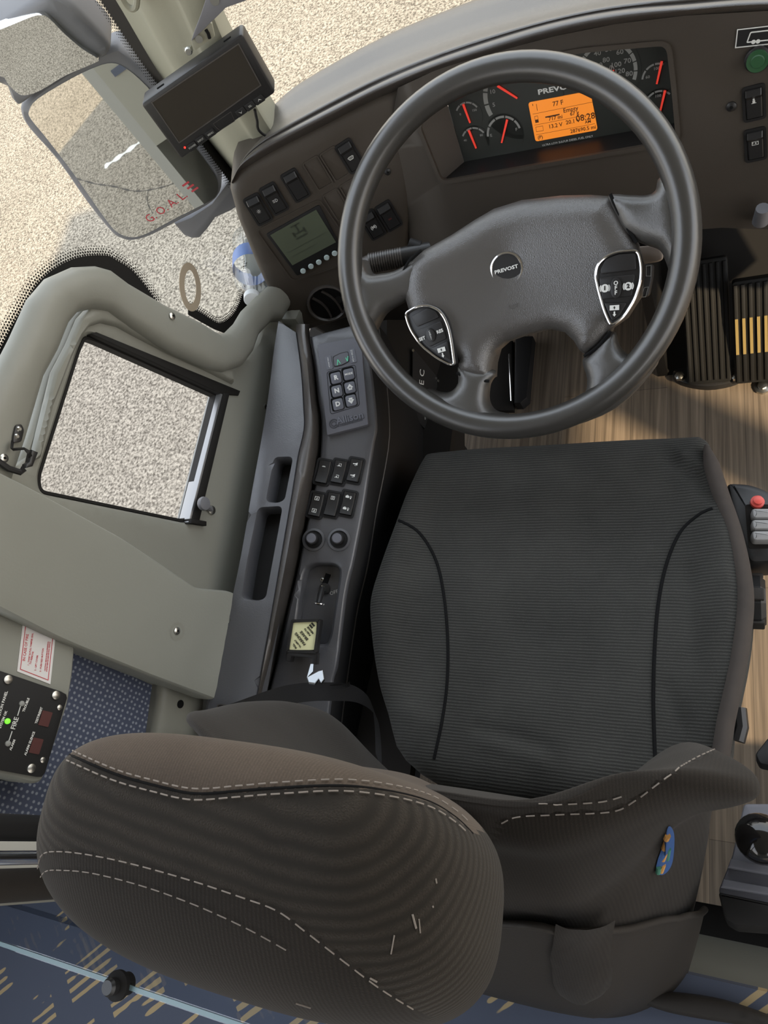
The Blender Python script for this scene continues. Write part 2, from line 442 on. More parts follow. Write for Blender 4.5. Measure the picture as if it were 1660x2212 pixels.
# asphalt
m, N, L, b = node_mat('asphalt'); co = N.new('ShaderNodeTexCoord')
n1 = N.new('ShaderNodeTexNoise'); n1.inputs['Scale'].default_value = 75; n1.inputs['Detail'].default_value = 3; n1.inputs['Roughness'].default_value = .7
n2 = N.new('ShaderNodeTexNoise'); n2.inputs['Scale'].default_value = 1.1; n2.inputs['Detail'].default_value = 4
for t in (n1, n2): L.new(co.outputs['Object'], t.inputs['Vector'])
r1 = N.new('ShaderNodeValToRGB'); e = r1.color_ramp.elements
e[0].position = .36; e[0].color = srgb(86, 79, 70); e[1].position = .64; e[1].color = srgb(176, 166, 150)
L.new(n1.outputs['Fac'], r1.inputs[0]); x = N.new('ShaderNodeMix'); x.data_type = 'RGBA'; x.blend_type = 'MULTIPLY'; x.inputs['Factor'].default_value = .35
r2 = N.new('ShaderNodeValToRGB'); r2.color_ramp.elements[0].position = .35; r2.color_ramp.elements[0].color = (.7, .69, .67, 1); r2.color_ramp.elements[1].position = .65
L.new(n2.outputs['Fac'], r2.inputs[0]); L.new(r1.outputs[0], x.inputs['A']); L.new(r2.outputs[0], x.inputs['B']); L.new(x.outputs['Result'], b.inputs['Base Color'])
b.inputs['Roughness'].default_value = .95; b.inputs['Specular IOR Level'].default_value = .1; K['asphalt'] = m
g = mk('ground', [(-40, -40, GZ), (40, -40, GZ), (40, 40, GZ), (-40, 40, GZ)], [(0, 1, 2, 3)], K['asphalt'], smooth=0); struct(g)
# hairline cracks in the road
K['crack'] = mat('crack_fill', srgb(70, 66, 62), .95)
# wood-look floor
m, N, L, b = node_mat('wood_floor'); co = N.new('ShaderNodeTexCoord')
mp = N.new('ShaderNodeMapping'); mp.inputs['Scale'].default_value = (150, 3.0, 1); mp.inputs['Rotation'].default_value = (0, 0, 0)
n1 = N.new('ShaderNodeTexNoise'); n1.inputs['Scale'].default_value = 1.0; n1.inputs['Detail'].default_value = 5; n1.inputs['Distortion'].default_value = .3
L.new(co.outputs['Object'], mp.inputs[0]); L.new(mp.outputs[0], n1.inputs['Vector'])
bk = N.new('ShaderNodeTexBrick'); bk.inputs['Scale'].default_value = 1.0; bk.inputs['Brick Width'].default_value = .9; bk.inputs['Row Height'].default_value = .075
bk.inputs['Mortar Size'].default_value = .0006; bk.inputs['Color1'].default_value = (.82, .82, .82, 1); bk.inputs['Color2'].default_value = (1.12, 1.08, 1.02, 1); bk.inputs['Mortar'].default_value = (.5, .5, .5, 1)
mp2 = N.new('ShaderNodeMapping'); mp2.inputs['Rotation'].default_value = (0, 0, math.pi / 2); L.new(co.outputs['Object'], mp2.inputs[0]); L.new(mp2.outputs[0], bk.inputs['Vector'])
r1 = N.new('ShaderNodeValToRGB'); e = r1.color_ramp.elements; e[0].position = .3; e[0].color = srgb(94, 84, 73); e[1].position = .7; e[1].color = srgb(142, 128, 112)
L.new(n1.outputs['Fac'], r1.inputs[0]); x = N.new('ShaderNodeMix'); x.data_type = 'RGBA'; x.blend_type = 'MULTIPLY'; x.inputs['Factor'].default_value = 1
L.new(r1.outputs[0], x.inputs['A']); L.new(bk.outputs['Color'], x.inputs['B']); L.new(x.outputs['Result'], b.inputs['Base Color'])
b.inputs['Roughness'].default_value = .5; b.inputs['Specular IOR Level'].default_value = .3; K['wood'] = m
v, f = box((-.62, -.1, -.04), (1.45, 1.22, 0.0)); o = mk('floor', v, f, K['wood'], smooth=0); struct(o)
v, f = loft([[V(-.15, .93, .001), V(1.44, .93, .001)], [V(-.15, 1.0, .012), V(1.44, 1.0, .012)], [V(-.15, 1.2, .30), V(1.44, 1.2, .30)]]); struct(mk('floor_toe_board', v, f, K['seal'], smooth=0))
v, f = box((-.17, .93, 0), (-.15, 1.21, .34)); struct(mk('trim_7', v, f, K['seal'], smooth=0))
# carpets
m, N, L, b = node_mat('dotted_blue_carpet'); co = N.new('ShaderNodeTexCoord')
mp = N.new('ShaderNodeMapping'); mp.inputs['Scale'].default_value = (1, 1, 1); mp.inputs['Rotation'].default_value = (math.radians(12), 0, 0); L.new(co.outputs['Object'], mp.inputs[0])
vo = N.new('ShaderNodeTexVoronoi'); vo.voronoi_dimensions = '2D'; vo.inputs['Scale'].default_value = 135; vo.inputs['Randomness'].default_value = .3
sx_ = N.new('ShaderNodeSeparateXYZ'); cx__ = N.new('ShaderNodeCombineXYZ'); L.new(mp.outputs[0], sx_.inputs[0]); L.new(sx_.outputs[1], cx__.inputs[0]); L.new(sx_.outputs[2], cx__.inputs[1]); L.new(cx__.outputs[0], vo.inputs['Vector'])
r1 = N.new('ShaderNodeValToRGB'); e = r1.color_ramp.elements; e[0].position = .16; e[0].color = srgb(150, 155, 165); e[1].position = .30; e[1].color = srgb(84, 90, 108)
L.new(vo.outputs['Distance'], r1.inputs[0]); L.new(r1.outputs[0], b.inputs['Base Color']); b.inputs['Roughness'].default_value = .95; b.inputs['Specular IOR Level'].default_value = .1; K['dots'] = m
m, N, L, b = node_mat('tan_pattern_carpet'); co = N.new('ShaderNodeTexCoord')
mp = N.new('ShaderNodeMapping'); mp.inputs['Rotation'].default_value = (0, 0, math.radians(-42)); L.new(co.outputs['Object'], mp.inputs[0])
wv = N.new('ShaderNodeTexWave'); wv.bands_direction = 'Y'; wv.inputs['Scale'].default_value = 22; wv.inputs['Distortion'].default_value = .8; L.new(mp.outputs[0], wv.inputs['Vector'])
bk = N.new('ShaderNodeTexBrick'); bk.inputs['Scale'].default_value = 1; bk.inputs['Brick Width'].default_value = .13; bk.inputs['Row Height'].default_value = .085; bk.inputs['Mortar Size'].default_value = .018; bk.inputs['Mortar Smooth'].default_value = .1
bk.inputs['Color1'].default_value = (1, 1, 1, 1); bk.inputs['Color2'].default_value = (0.55, .55, .55, 1); bk.inputs['Mortar'].default_value = (0, 0, 0, 1); L.new(mp.outputs[0], bk.inputs['Vector'])
ml = N.new('ShaderNodeMath'); ml.operation = 'MULTIPLY'; L.new(bk.outputs['Color'], ml.inputs[0]); L.new(wv.outputs['Fac'], ml.inputs[1])
r1 = N.new('ShaderNodeValToRGB'); e = r1.color_ramp.elements; e[0].position = .38; e[0].color = srgb(84, 89, 102); e[1].position = .46; e[1].color = srgb(172, 152, 116)
nz = N.new('ShaderNodeTexNoise'); nz.inputs['Scale'].default_value = 9; nz.inputs['Detail'].default_value = 3; L.new(co.outputs['Object'], nz.inputs['Vector'])
mr_ = N.new('ShaderNodeMapRange'); mr_.inputs[1].default_value = .42; mr_.inputs[2].default_value = .54; L.new(nz.outputs['Fac'], mr_.inputs[0])
m2 = N.new('ShaderNodeMath'); m2.operation = 'MULTIPLY'; L.new(ml.outputs[0], m2.inputs[0]); L.new(mr_.outputs[0], m2.inputs[1])
L.new(m2.outputs[0], r1.inputs[0]); L.new(r1.outputs[0], b.inputs['Base Color']); b.inputs['Roughness'].default_value = .95; b.inputs['Specular IOR Level'].default_value = .1; K['tan'] = m

# ---- the bus body round the cab (roof, right side, rear saloon, lower body)
K['skin'] = mat('body_lining', srgb(150, 150, 145), .6, vary=(2, srgb(140, 140, 135)))
def wallbox(name, lo, hi, m): v, f = box(lo, hi); return struct(mk(name, v, f, K[m], smooth=0))
wallbox('ceiling', (-1.06, -4.2, 2.02), (1.52, 1.1, 2.10), 'skin')
wallbox('wall_right', (1.46, -4.2, -.1), (1.52, -1.3, 1.15), 'skin')
wallbox('wall_rear', (-1.06, -4.26, .3), (1.52, -4.2, 2.02), 'skin')
wallbox('floor_saloon', (-1.06, -4.2, .40), (1.46, -.62, .45), 'skin')
wallbox('floor_base', (-1.06, -4.2, -.45), (1.52, 1.25, -.06), 'seal')
wallbox('wall_front', (-.95, 1.22, -.06), (1.52, 1.28, .52), 'deep')
wallbox('trim_1', (1.44, -1.3, 1.15), (1.52, -1.2, 2.02), 'skin')
wallbox('trim_2', (1.44, 1.0, -.1), (1.52, 1.12, 2.02), 'skin')
wallbox('trim_3', (-1.06, -1.4, .45), (-1.0, -1.3, 2.02), 'skin')
wallbox('wall_left_outer', (-1.37, -4.2, -.5), (-1.33, -.15, 1.05), 'skin')
wallbox('wall_left_front', (-1.04, -.15, -.5), (-1.0, .85, .42), 'skin')
wallbox('shade_block_right_front', (1.40, .80, 0), (1.46, 1.2, .9), 'deep')  # unseen block, added to keep sun and daylight off the pedals
wallbox('trim_8', (1.40, -.37, 0), (1.50, -.27, 2.02), 'skin')
wallbox('wall_left_side', (-1.33, -1.3, .42), (-1.29, -.17, 1.0), 'dots')
wallbox('wall_left_jamb', (-1.33, -.19, .2), (-.80, -.15, 1.0), 'wall')
wallbox('wall_left_rear', (-1.06, -4.2, -.1), (-1.02, -1.3, 1.15), 'skin')

# ---- left wall
W = Fr((-.76, 0, .6), V(.989, 0, .148), (0, 1, 0))       # inner face of the left wall
wpx = W.ls
hole = rounded(wpx([(214, 729), (478, 850), (409, 1128), (93, 1063), (88, 1030), (176, 752), (190, 722)]), [.02, .006, .008, .02, .01, .02, .02])
outer = wpx([(216, 640), (300, 690), (386, 735), (463, 770), (497, 780), (536, 770), (559, 735), (571, 700), (612, 650), (640, 700), (612, 750), (600, 860), (588, 950), (545, 1200), (490, 1480), (380, 1500), (0, 1330), (-60, 1300), (-60, 1010), (42, 1000), (69, 930), (108, 800), (139, 735), (162, 680), (185, 650)])
def sill(a, b): return np.zeros_like(a)
v, f = pad(W, outer, h=0, z0=-.045, step=.012, prof=roundprof(.012), rings=(.002, .006), holes=[hole], holedepth=-.022, hf=sill)
wall = struct(mk('wall_left', v, f, K['wall']))
# the frame round the drop window, a little sunk, with its seal and rails
fr_out = offset(ccw(hole), .004)
v, f = band(W, hole, .004, -.022, -.008); o = mk('window_seal', v, f, K['seal'], wall)
v, f = prism(W, wpx([(478, 850), (492, 851), (425, 1132), (408, 1130)]), -.012, .006, .002); mk('window_channel', v, f, K['seal'], wall)
v, f = prism(W, wpx([(474, 851), (480, 853), (412, 1130), (404, 1128)]), -.02, .004, .001); mk('window_frame', v, f, K['alu'], wall)
v, f = prism(W, wpx([(193, 722), (206, 718), (517, 845), (513, 855), (478, 853)]), -.02, .004, .002); mk('window_rail', v, f, K['seal'], wall)
v, f = prism(W, wpx([(405, 1121), (438, 1127), (438, 1137), (404, 1131)]), -.01, .010, .002); mk('window_stop', v, f, K['seal'], wall)
# stepped lip under the moulding
lip_o = wpx([(60, 1000), (108, 806), (140, 745), (163, 690), (188, 662), (216, 652), (251, 660), (301, 695), (386, 748), (463, 785), (500, 795)])
lip_i = wpx([(500, 830), (440, 800), (360, 764), (290, 728), (250, 706), (216, 698), (190, 706), (172, 730), (150, 775), (110, 880), (84, 990)])
v, f = pad(W, lip_o + lip_i, h=.012, z0=0, step=.01, prof=roundprof(.010), rings=(.002, .005)); mk('window_surround', v, f, K['wall'], wall)
# S-shaped moulding over the window
MO = [(-60, 900), (0, 802), (39, 725), (77, 640), (116, 594), (173, 569), (216, 567), (251, 577), (289, 606), (366, 652), (443, 690), (486, 717), (505, 713), (524, 694), (540, 667), (578, 629), (612, 600), (650, 640)]
MI = [(620, 690), (600, 690), (571, 721), (559, 756), (536, 787), (497, 800), (463, 791), (386, 756), (301, 702), (251, 667), (216, 660), (185, 667), (162, 694), (139, 752), (108, 810), (69, 945), (42, 1026), (30, 1060), (-60, 1060)]
v, f = pad(W, W.ls(MO, .03) + W.ls(MI, .03), h=.03, z0=.008, step=.012, prof=roundprof(.022, .020), rings=(.002, .006, .012))
o = struct(mk('trim_4', v, f, K['wall']))
# blue wall carpet behind, and the grey strip beside it
v, f = pad(W, W.ls([(120, 1340), (372, 1470), (352, 1600), (300, 1800), (-40, 1800), (-40, 1330)], -.01), h=-.01, z0=-.04, step=.03); o = struct(mk('wall_left_carpet', v, f, K['dots'], smooth=0))
v, f = pad(W, W.ls([(352, 1470), (448, 1500), (440, 1600), (335, 1600)], .012), h=.012, z0=-.02, step=.01, prof=roundprof(.012), rings=(.002, .006)); o = struct(mk('trim_5', v, f, K['wall']))
v, f = lathe(W.px(390, 1521, .0125), [(.006, 0), (.006, .0004)], 16); mk('hole', v, f, K['seam'], o)

# ---- corner side glass with its dotted border
G = Fr((-.86, .6, 1.0), V(1, .0, .03), (0, 1, 0))
gl = G.ls([(-150, -300), (215, -40), (500, 392), (560, 640), (500, 740), (230, 640), (60, 760), (-200, 1250), (-700, 700)])
v, f = flat(G, gl); glass = mk('window_1', v, f, K['glass'], smooth=0); struct(glass)
def frit(name, edge, inner, rows=4, pitch=.0048, px_edge=True):
    """solid band between two pixel lines on the glass, then rows of shrinking dots beyond the edge line"""
    m = MB(); E_ = [V(*p) for p in G.ls(spline(edge, 8, False))]; I_ = [V(*p) for p in G.ls(spline(inner, 8, False))]
    m.add(*loft([[G.w(*p, .0015) for p in E_], [G.w(*p, .0015) for p in I_]]))
    acc = 0; out = None
    sgn = np.sign(np.cross(np.append(E_[-1] - E_[0], 0), np.append(I_[len(I_) // 2] - E_[len(E_) // 2], 0))[2])
    d = 0; k = 0
    for a, b in zip(E_[:-1], E_[1:]):
        Ls = np.linalg.norm(b - a); t_ = (b - a) / Ls; nn = V(-t_[1], t_[0]) * -sgn
        while d < Ls:
            for r in range(rows):
                q = a + t_ * (d + (pitch / 2 if r % 2 else 0)) + nn * (r + .35) * pitch * .8; s = pitch * (.50 - .09 * r)
                m.add([G.w(*(q + t_ * s), .0015), G.w(*(q + nn * s), .0015), G.w(*(q - t_ * s), .0015), G.w(*(q - nn * s), .0015)], [(0, 1, 2, 3)])
            d += pitch
        d -= Ls
    return m.mk(name, K['seal'], glass, smooth=0)
frit('frit_band', [(196, -30), (245, 45), (300, 128), (345, 190), (395, 255), (440, 318), (497, 395)], [(225, -30), (290, 50), (350, 140), (400, 200), (440, 250), (490, 318), (520, 370)])
frit('frit_border', [(533, 570), (527, 620), (510, 668), (488, 692), (468, 697), (440, 680), (405, 660)], [(570, 570), (570, 640), (540, 690), (500, 720), (470, 715), (440, 700), (405, 680)], rows=3)
frit('frit_edge', [(340, 655), (290, 590), (250, 562), (225, 552), (170, 556), (120, 578), (80, 612), (50, 660), (20, 712), (-20, 790)], [(320, 680), (280, 640), (240, 610), (215, 598), (180, 590), (130, 600), (100, 640), (80, 680), (45, 740), (0, 830)])
# residue ring on the corner glass
fr = G.px(411, 620, .002, (411, 560)); v, f = band(fr, circle(.042, 40, ry=.027), .0125, 0, .0006)
K['resid'] = mat('ring_residue', srgb(176, 160, 138), .8)
mk('suction_ring', v, f, K['resid'], thing=('pale beige suction ring mark stuck on the corner side glass', 'ring mark'))

# ---- windscreen
S = Fr((0, 1.16, .8), V(0, -.99, -.12), (1, 0, 0))
v, f = flat(S, [(-.80, -.12), (1.5, -.12), (1.5, 1.2), (-.80, 1.2)]); o = mk('window_2', v, f, K['glass'], smooth=0); struct(o)

# ---- A-pillar between the corner glass and the windscreen
def pil(px): return [hit(x, y, V(0, Y_, 0), V(0, 1, 0)) for x, y, Y_ in px]
rows = [pil([(205, -60, 1.03), (250, -60, .995), (262, -60, .96), (345, -60, .945), (356, -60, .935), (420, -60, .935), (432, -60, .95), (470, -60, 1.03)]),
        pil([(250, 0, 1.03), (287, 0, .995), (300, 4, .96), (377, 0, .945), (388, 0, .935), (440, 0, .935), (452, 0, .95), (474, 0, 1.03)]),
        pil([(345, 160, 1.04), (372, 160, 1.005), (386, 160, .97), (446, 150, .955), (456, 148, .945), (500, 140, .945), (512, 138, .96), (538, 130, 1.04)]),
        pil([(440, 300, 1.05), (462, 297, 1.015), (480, 292, .98), (525, 280, .965), (535, 277, .955), (568, 265, .955), (580, 260, .97), (612, 252, 1.05)]),
        pil([(505, 390, 1.06), (522, 385, 1.025), (538, 378, .99), (572, 352, .975), (582, 346, .965), (615, 330, .965), (626, 325, .98), (650, 312, 1.06)])]
v, f = loft(smoothgrid(rows, 3, 6)); pillar = struct(mk('pillar_trim', v, f, K['pillar'], smooth=50))
m = MB().add(*tube(spline([hit(x, y, V(0, .93, 0), V(0, 1, 0)) for x, y in ((255, -20), (270, 8), (284, 19), (294, 14), (297, -10))], 6, False), .0042, 8))
m.mk('grab_loop', K['pillar'], thing=('small grey rod loop fixed on the windscreen pillar top', 'loop'))
# trim ledge in the corner where the bottle lies
Lg = Fr(atd(560, 640, .90), V(.25, .0, .97), (0, 1, 0))
v, f = pad(Lg, Lg.ls([(520, 520), (570, 470), (680, 600), (640, 690), (560, 690), (535, 660)]), h=0, z0=-.05, step=.012, prof=roundprof(.01), rings=(.003,)); struct(mk('trim_6', v, f, K['wall']))

# ---- riser, saloon deck and the low carpeted step behind the seat
DZ = .47
yr = hit(1520, 2120, (0, 0, DZ), (0, 0, 1))[1]
wallbox('wall_riser', (-.66, yr - .03, 0), (1.46, yr, DZ - .004), 'riser')
v, f = box((-1.29, -.62, DZ - .02), (1.46, yr + .004, DZ)); struct(mk('floor_deck', v, f, K['tan'], smooth=0))

# ================================================================== dashboard
D = Fr((-.25, .92, .75), V(-.07, -.95, .31), (1, -.07, 0))       # main face
PO = hit(878, 400, D.o, D.n)
Pd = Fr(PO, V(.36, -.90, .24), (.93, .37, 0))                     # left pod, turned to the driver
def facep(x, y, dl=0.0):
    a = hit(x, y, D.o + D.n * dl, D.n); b = hit(x, y, Pd.o + Pd.n * dl, Pd.n)
    return a if np.linalg.norm(a - CAM) < np.linalg.norm(b - CAM) else b
dash = thing('dashboard', 'wide matte black bus dashboard with padded top and sunken instrument opening', 'dashboard', (-.25, 1.0, .6))
# top pad and the roll under it
XS = [(507, 369), (540, 318), (576, 282), (612, 253), (713, 195), (821, 141), (923, 101), (1038, 61), (1183, 22), (1306, -6), (1480, -32), (1700, -48), (2150, -40)]
CR = [(503, 384), (527, 345), (560, 315), (605, 289), (706, 235), (821, 177), (923, 134), (1038, 94), (1183, 51), (1327, 22), (1480, 8), (1700, -6), (2150, 4)]
HL = [(501, 396), (512, 372), (548, 350), (595, 322), (706, 266), (830, 204), (945, 155), (1050, 124), (1200, 82), (1330, 56), (1480, 37), (1700, 24), (2150, 36)]
rows = []
for (ax, ay), (bx, by), (cx_, cy_) in zip(XS, CR, HL):
    p3 = facep(cx_, cy_, -.004)
    p2 = facep(.5 * (bx + cx_), .5 * (by + cy_), .006)
    p2b = facep(.12 * cx_ + .88 * bx, .12 * cy_ + .88 * by, -.004)
    p1 = facep(bx, by, -.020)
    pm = facep(.65 * bx + .35 * ax, .65 * by + .35 * ay, -.028)
    p0 = facep(ax, ay, -.10)
    pb = p0 + V(0, .10, -.02); pc = p0 + V(0, .16, -.12)
    rows.append([p3 + V(0, .01, -.01), p3, p2, p2b, p1, pm, p0, pb, pc])
v, f = loft(smoothgrid(rows, 4, 5)); mk('top_pad', v, f, K['pad'], dash, smooth=60)
# left pod slab
PODL = [(497, 415), (500, 396), (509, 374), (545, 350), (595, 322), (706, 266), (830, 204), (915, 170), (908, 230), (893, 420), (880, 600), (850, 655), (800, 680), (756, 690), (710, 706), (668, 718), (640, 707), (607, 672), (581, 635), (554, 576), (514, 478)]
v, f = pad(Pd, Pd.ls(PODL), h=0, z0=-.12, step=.012, prof=roundprof(.016), rings=(.0015, .005, .010)); pod = mk('switch_pod', v, f, K['dash'], dash)
# centre face with the instrument opening
OPEN = [(955, 392), (1465, 303), (1456, 197), (1444, 92), (1262, 108), (1050, 146), (905, 268)]
DF = [(860, 190), (945, 150), (1050, 118), (1200, 78), (1330, 52), (1480, 34), (1720, 20), (2150, 34), (2150, 520), (1740, 500), (1640, 495), (1560, 492), (1480, 498), (1200, 555), (1000, 610), (850, 660), (820, 400)]
v, f = pad(D, D.ls(DF), h=0, z0=-.10, step=.02, holes=[rounded(D.ls(OPEN), .012)], holedepth=-.05); mk('face_panel', v, f, K['dash'], dash)
v, f = band(D, offset(ccw(rounded(D.ls(OPEN), .012)), .004), .006, -.002, .004); mk('opening_bead', v, f, K['dash'], dash, smooth=60)
PB = [(514, 478), (554, 576), (581, 635), (607, 672), (640, 704), (668, 714), (710, 702), (756, 686), (800, 676), (850, 650), (880, 600)]
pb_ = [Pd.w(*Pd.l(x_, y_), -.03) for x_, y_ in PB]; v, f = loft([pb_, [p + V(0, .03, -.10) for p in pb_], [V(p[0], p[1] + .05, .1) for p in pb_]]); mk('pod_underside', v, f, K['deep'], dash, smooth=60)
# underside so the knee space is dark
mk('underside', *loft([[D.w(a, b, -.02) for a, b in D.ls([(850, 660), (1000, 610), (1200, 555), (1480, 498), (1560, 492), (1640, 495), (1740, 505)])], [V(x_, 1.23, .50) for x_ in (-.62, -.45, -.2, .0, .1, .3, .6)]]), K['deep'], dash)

# ---- instrument cluster
DC = Fr(D.w(0, 0, -.045), V(-.07, -.93, .36), D.u)
cl = thing('instrument_cluster', 'dark instrument cluster with white dials and orange display behind the steering wheel', 'instrument cluster', DC.w(0, 0))
CO = [(1004, 352), (1470, 268), (1466, 190), (1450, 85), (1250, 95), (1040, 135), (965, 215)]
cmk = lambda name, vf, m, par=cl, **k: mk(name, vf[0], vf[1], K[m], par, **k)
cmk('face', prism(DC, DC.ls(CO), -.01, 0, 0), 'face')
# shelf and side cheek of the recess
op = rounded(D.ls(OPEN), .012)
ba, bb = D.ls([(955, 392), (1465, 303)]); ca, cb = DC.ls([(1000, 350), (1475, 262)])
mk('recess_shelf', [D.w(*ba, -.001), D.w(*bb, -.001), DC.w(*cb, .001), DC.w(*ca, .001)], [(0, 1, 2, 3)], K['black'], dash)
ba, bb = D.ls([(955, 392), (905, 268)]); ca, cb = DC.ls([(1004, 352), (962, 205)])
mk('recess_cheek', [D.w(*ba, -.001), D.w(*bb, -.001), DC.w(*cb, .001), DC.w(*ca, .001)], [(0, 1, 2, 3)], K['dash'], dash)
def arc(fr, r, w, a0, a1, n=24, c=.0008):
    P = [(math.radians(a0 + (a1 - a0) * i / n)) for i in range(n + 1)]
    return loft([[fr.w(r * math.cos(t), r * math.sin(t), c) for t in P], [fr.w((r - w) * math.cos(t), (r - w) * math.sin(t), c) for t in P]])
def needle(x0, y0, x1, y1, w=.0016):
    a, b = np.array(DC.l(x0, y0)), np.array(DC.l(x1, y1)); t = unit(np.append(b - a, 0))[:2]; n_ = V(-t[1], t[0]) * w
    return prism(DC, [a - n_, a + n_, b + n_ * .7, b - n_ * .7], .0015, .003)
def gauge(x, y, xr, yr_, label, a0, a1, marks, nd, sz=.0055, tick=5):
    fr = DC.px(x, y, 0, (x + 60, y - 10)); r = np.linalg.norm(fr.l(xr, yr_)); gb = cmk('gauge', lathe(fr, [(r * 1.12, .0003), (r * 1.12, .0005)], 32), 'face')
    if label: gb['label'] = label
    m = MB()
    for k in range(tick):
        m.add(*arc(fr, r, r * .12, a0 + (a1 - a0) * (k + .06) / tick, a0 + (a1 - a0) * (k + .94) / tick, 8))
    m.mk('scale', K['greyink'], gb, smooth=0)
    for s, an, rr in marks:
        t = math.radians(an); text('numeral', s, fr.at(r * rr * math.cos(t), r * rr * math.sin(t)), sz, K['greyink'], gb, sx=1.15, bold=.0001, c=.0011)
    if nd:
        h = fr.px(*nd[:2]) if False else None
        v_, f_ = needle(*nd); mk('needle', v_, f_, K['needle'], gb, smooth=0, label='red needle')
    return gb, fr, r
gauge(1012, 250, 1004, 220, None, 150, 30, [('0', 160, .6), ('150', 30, .65)], (1002, 224, 1017, 264), .0045, 4)
gauge(1026, 305, 1018, 275, None, 150, 30, [('40', 165, .7), ('80', 30, .7)], (1014, 280, 1030, 319), .0045, 4)
gauge(1090, 290, 1070, 255, 'fuel gauge', 180, 10, [('F', 12, .75), ('E', 175, .75)], (1097, 257, 1085, 307), .006, 5)
gauge(1125, 205, 1047, 225, 'tachometer', 205, 15, [('5', 190, .75), ('10', 165, .75), ('15', 130, .75), ('20', 95, .75), ('25', 60, .75)], (1076, 184, 1119, 211), .008, 10)
gauge(1312, 158, 1254, 133, 'speedometer', 190, -22, [('20', 172, .72), ('30', 145, .72), ('40', 112, .72), ('50', 82, .74), ('60', 52, .74), ('70', 22, .74), ('80', -10, .74), ('60', 130, .38), ('80', 90, .42), ('100', 35, .38), ('120', 0, .42), ('km/h', 85, .15)], (1303, 157, 1328, 152), .0085, 12)
gauge(1420, 170, 1397, 148, None, 175, 60, [('60', 160, .62), ('100', 90, .65)], (1431, 131, 1420, 180), .005, 3)
gauge(1425, 228, 1398, 212, None, 175, 40, [('60', 165, .62), ('100', 95, .65)], (1438, 194, 1427, 241), .005, 4)
cmk('telltale', lathe(DC.px(1225, 127), [(.006, .0005), (.006, .0015)], 14), 'ledr', label='glowing red warning light')
lc = DC.ls([(1158, 305), (1292, 280), (1276, 196), (1142, 221)]); scr = cmk('trip_display', prism(DC, rounded(lc, .004), 0, .0015), 'orange', label='orange lit display')
lf = Fr(DC.w(*lc[0], .0016), DC.n, DC.w(*lc[1]) - DC.w(*lc[0])); lw = np.linalg.norm(np.array(lc[1]) - lc[0]); lh = np.linalg.norm(np.array(lc[3]) - lc[0])
m = MB()
for t in (.17, .42, .70): m.add(*flat(lf.at(0, lh * t), rect(lw * .94, .0005, 0, lw / 2, 0)))
def lrect(x0, y0, x1, y1): m.add(*flat(lf, [(lw * x0, lh * y0), (lw * x1, lh * y0), (lw * x1, lh * y1), (lw * x0, lh * y1)]))
lrect(.22, .545, .45, .58); lrect(.05, .47, .055, .64); lrect(.10, .47, .105, .64); lrect(.05, .63, .10, .64); lrect(.05, .47, .105, .55)
lrect(.04, .24, .16, .25); lrect(.04, .36, .16, .37); lrect(.04, .24, .045, .37); lrect(.155, .24, .16, .37); lrect(.11, .76, .118, .93); lrect(.05, .90, .06, .95)
m.mk('screen_lines', K['orangeink'], scr, smooth=0)
for s, x_, y_, z_ in (('77 F', .45, .84, .009), ('Empty', .63, .63, .0085), ('717 mi', .38, .50, .0075), ('67 g', .68, .52, .0075), ('13.2 V', .36, .31, .008), ('20.1 V', .64, .33, .008), ('08:28', .84, .37, .0125), ('AM', .87, .25, .006), ('287690.5 mi', .78, .09, .0075), ('(P)', .09, .09, .007)):
    text('readout', s, lf.at(lw * x_, lh * y_), z_, K['orangeink'], scr, bold=.00012)
text('brand_lettering', 'PREVOST', DC.px(1206, 191, .0005, (1260, 180)), .0095, K['white'], cl, sx=1.5, bold=.0003)
text('fuel_notice', 'ULTRA LOW SULFUR DIESEL FUEL ONLY', DC.px(1226, 304, .0005, (1290, 292)), .0042, K['white'], cl)

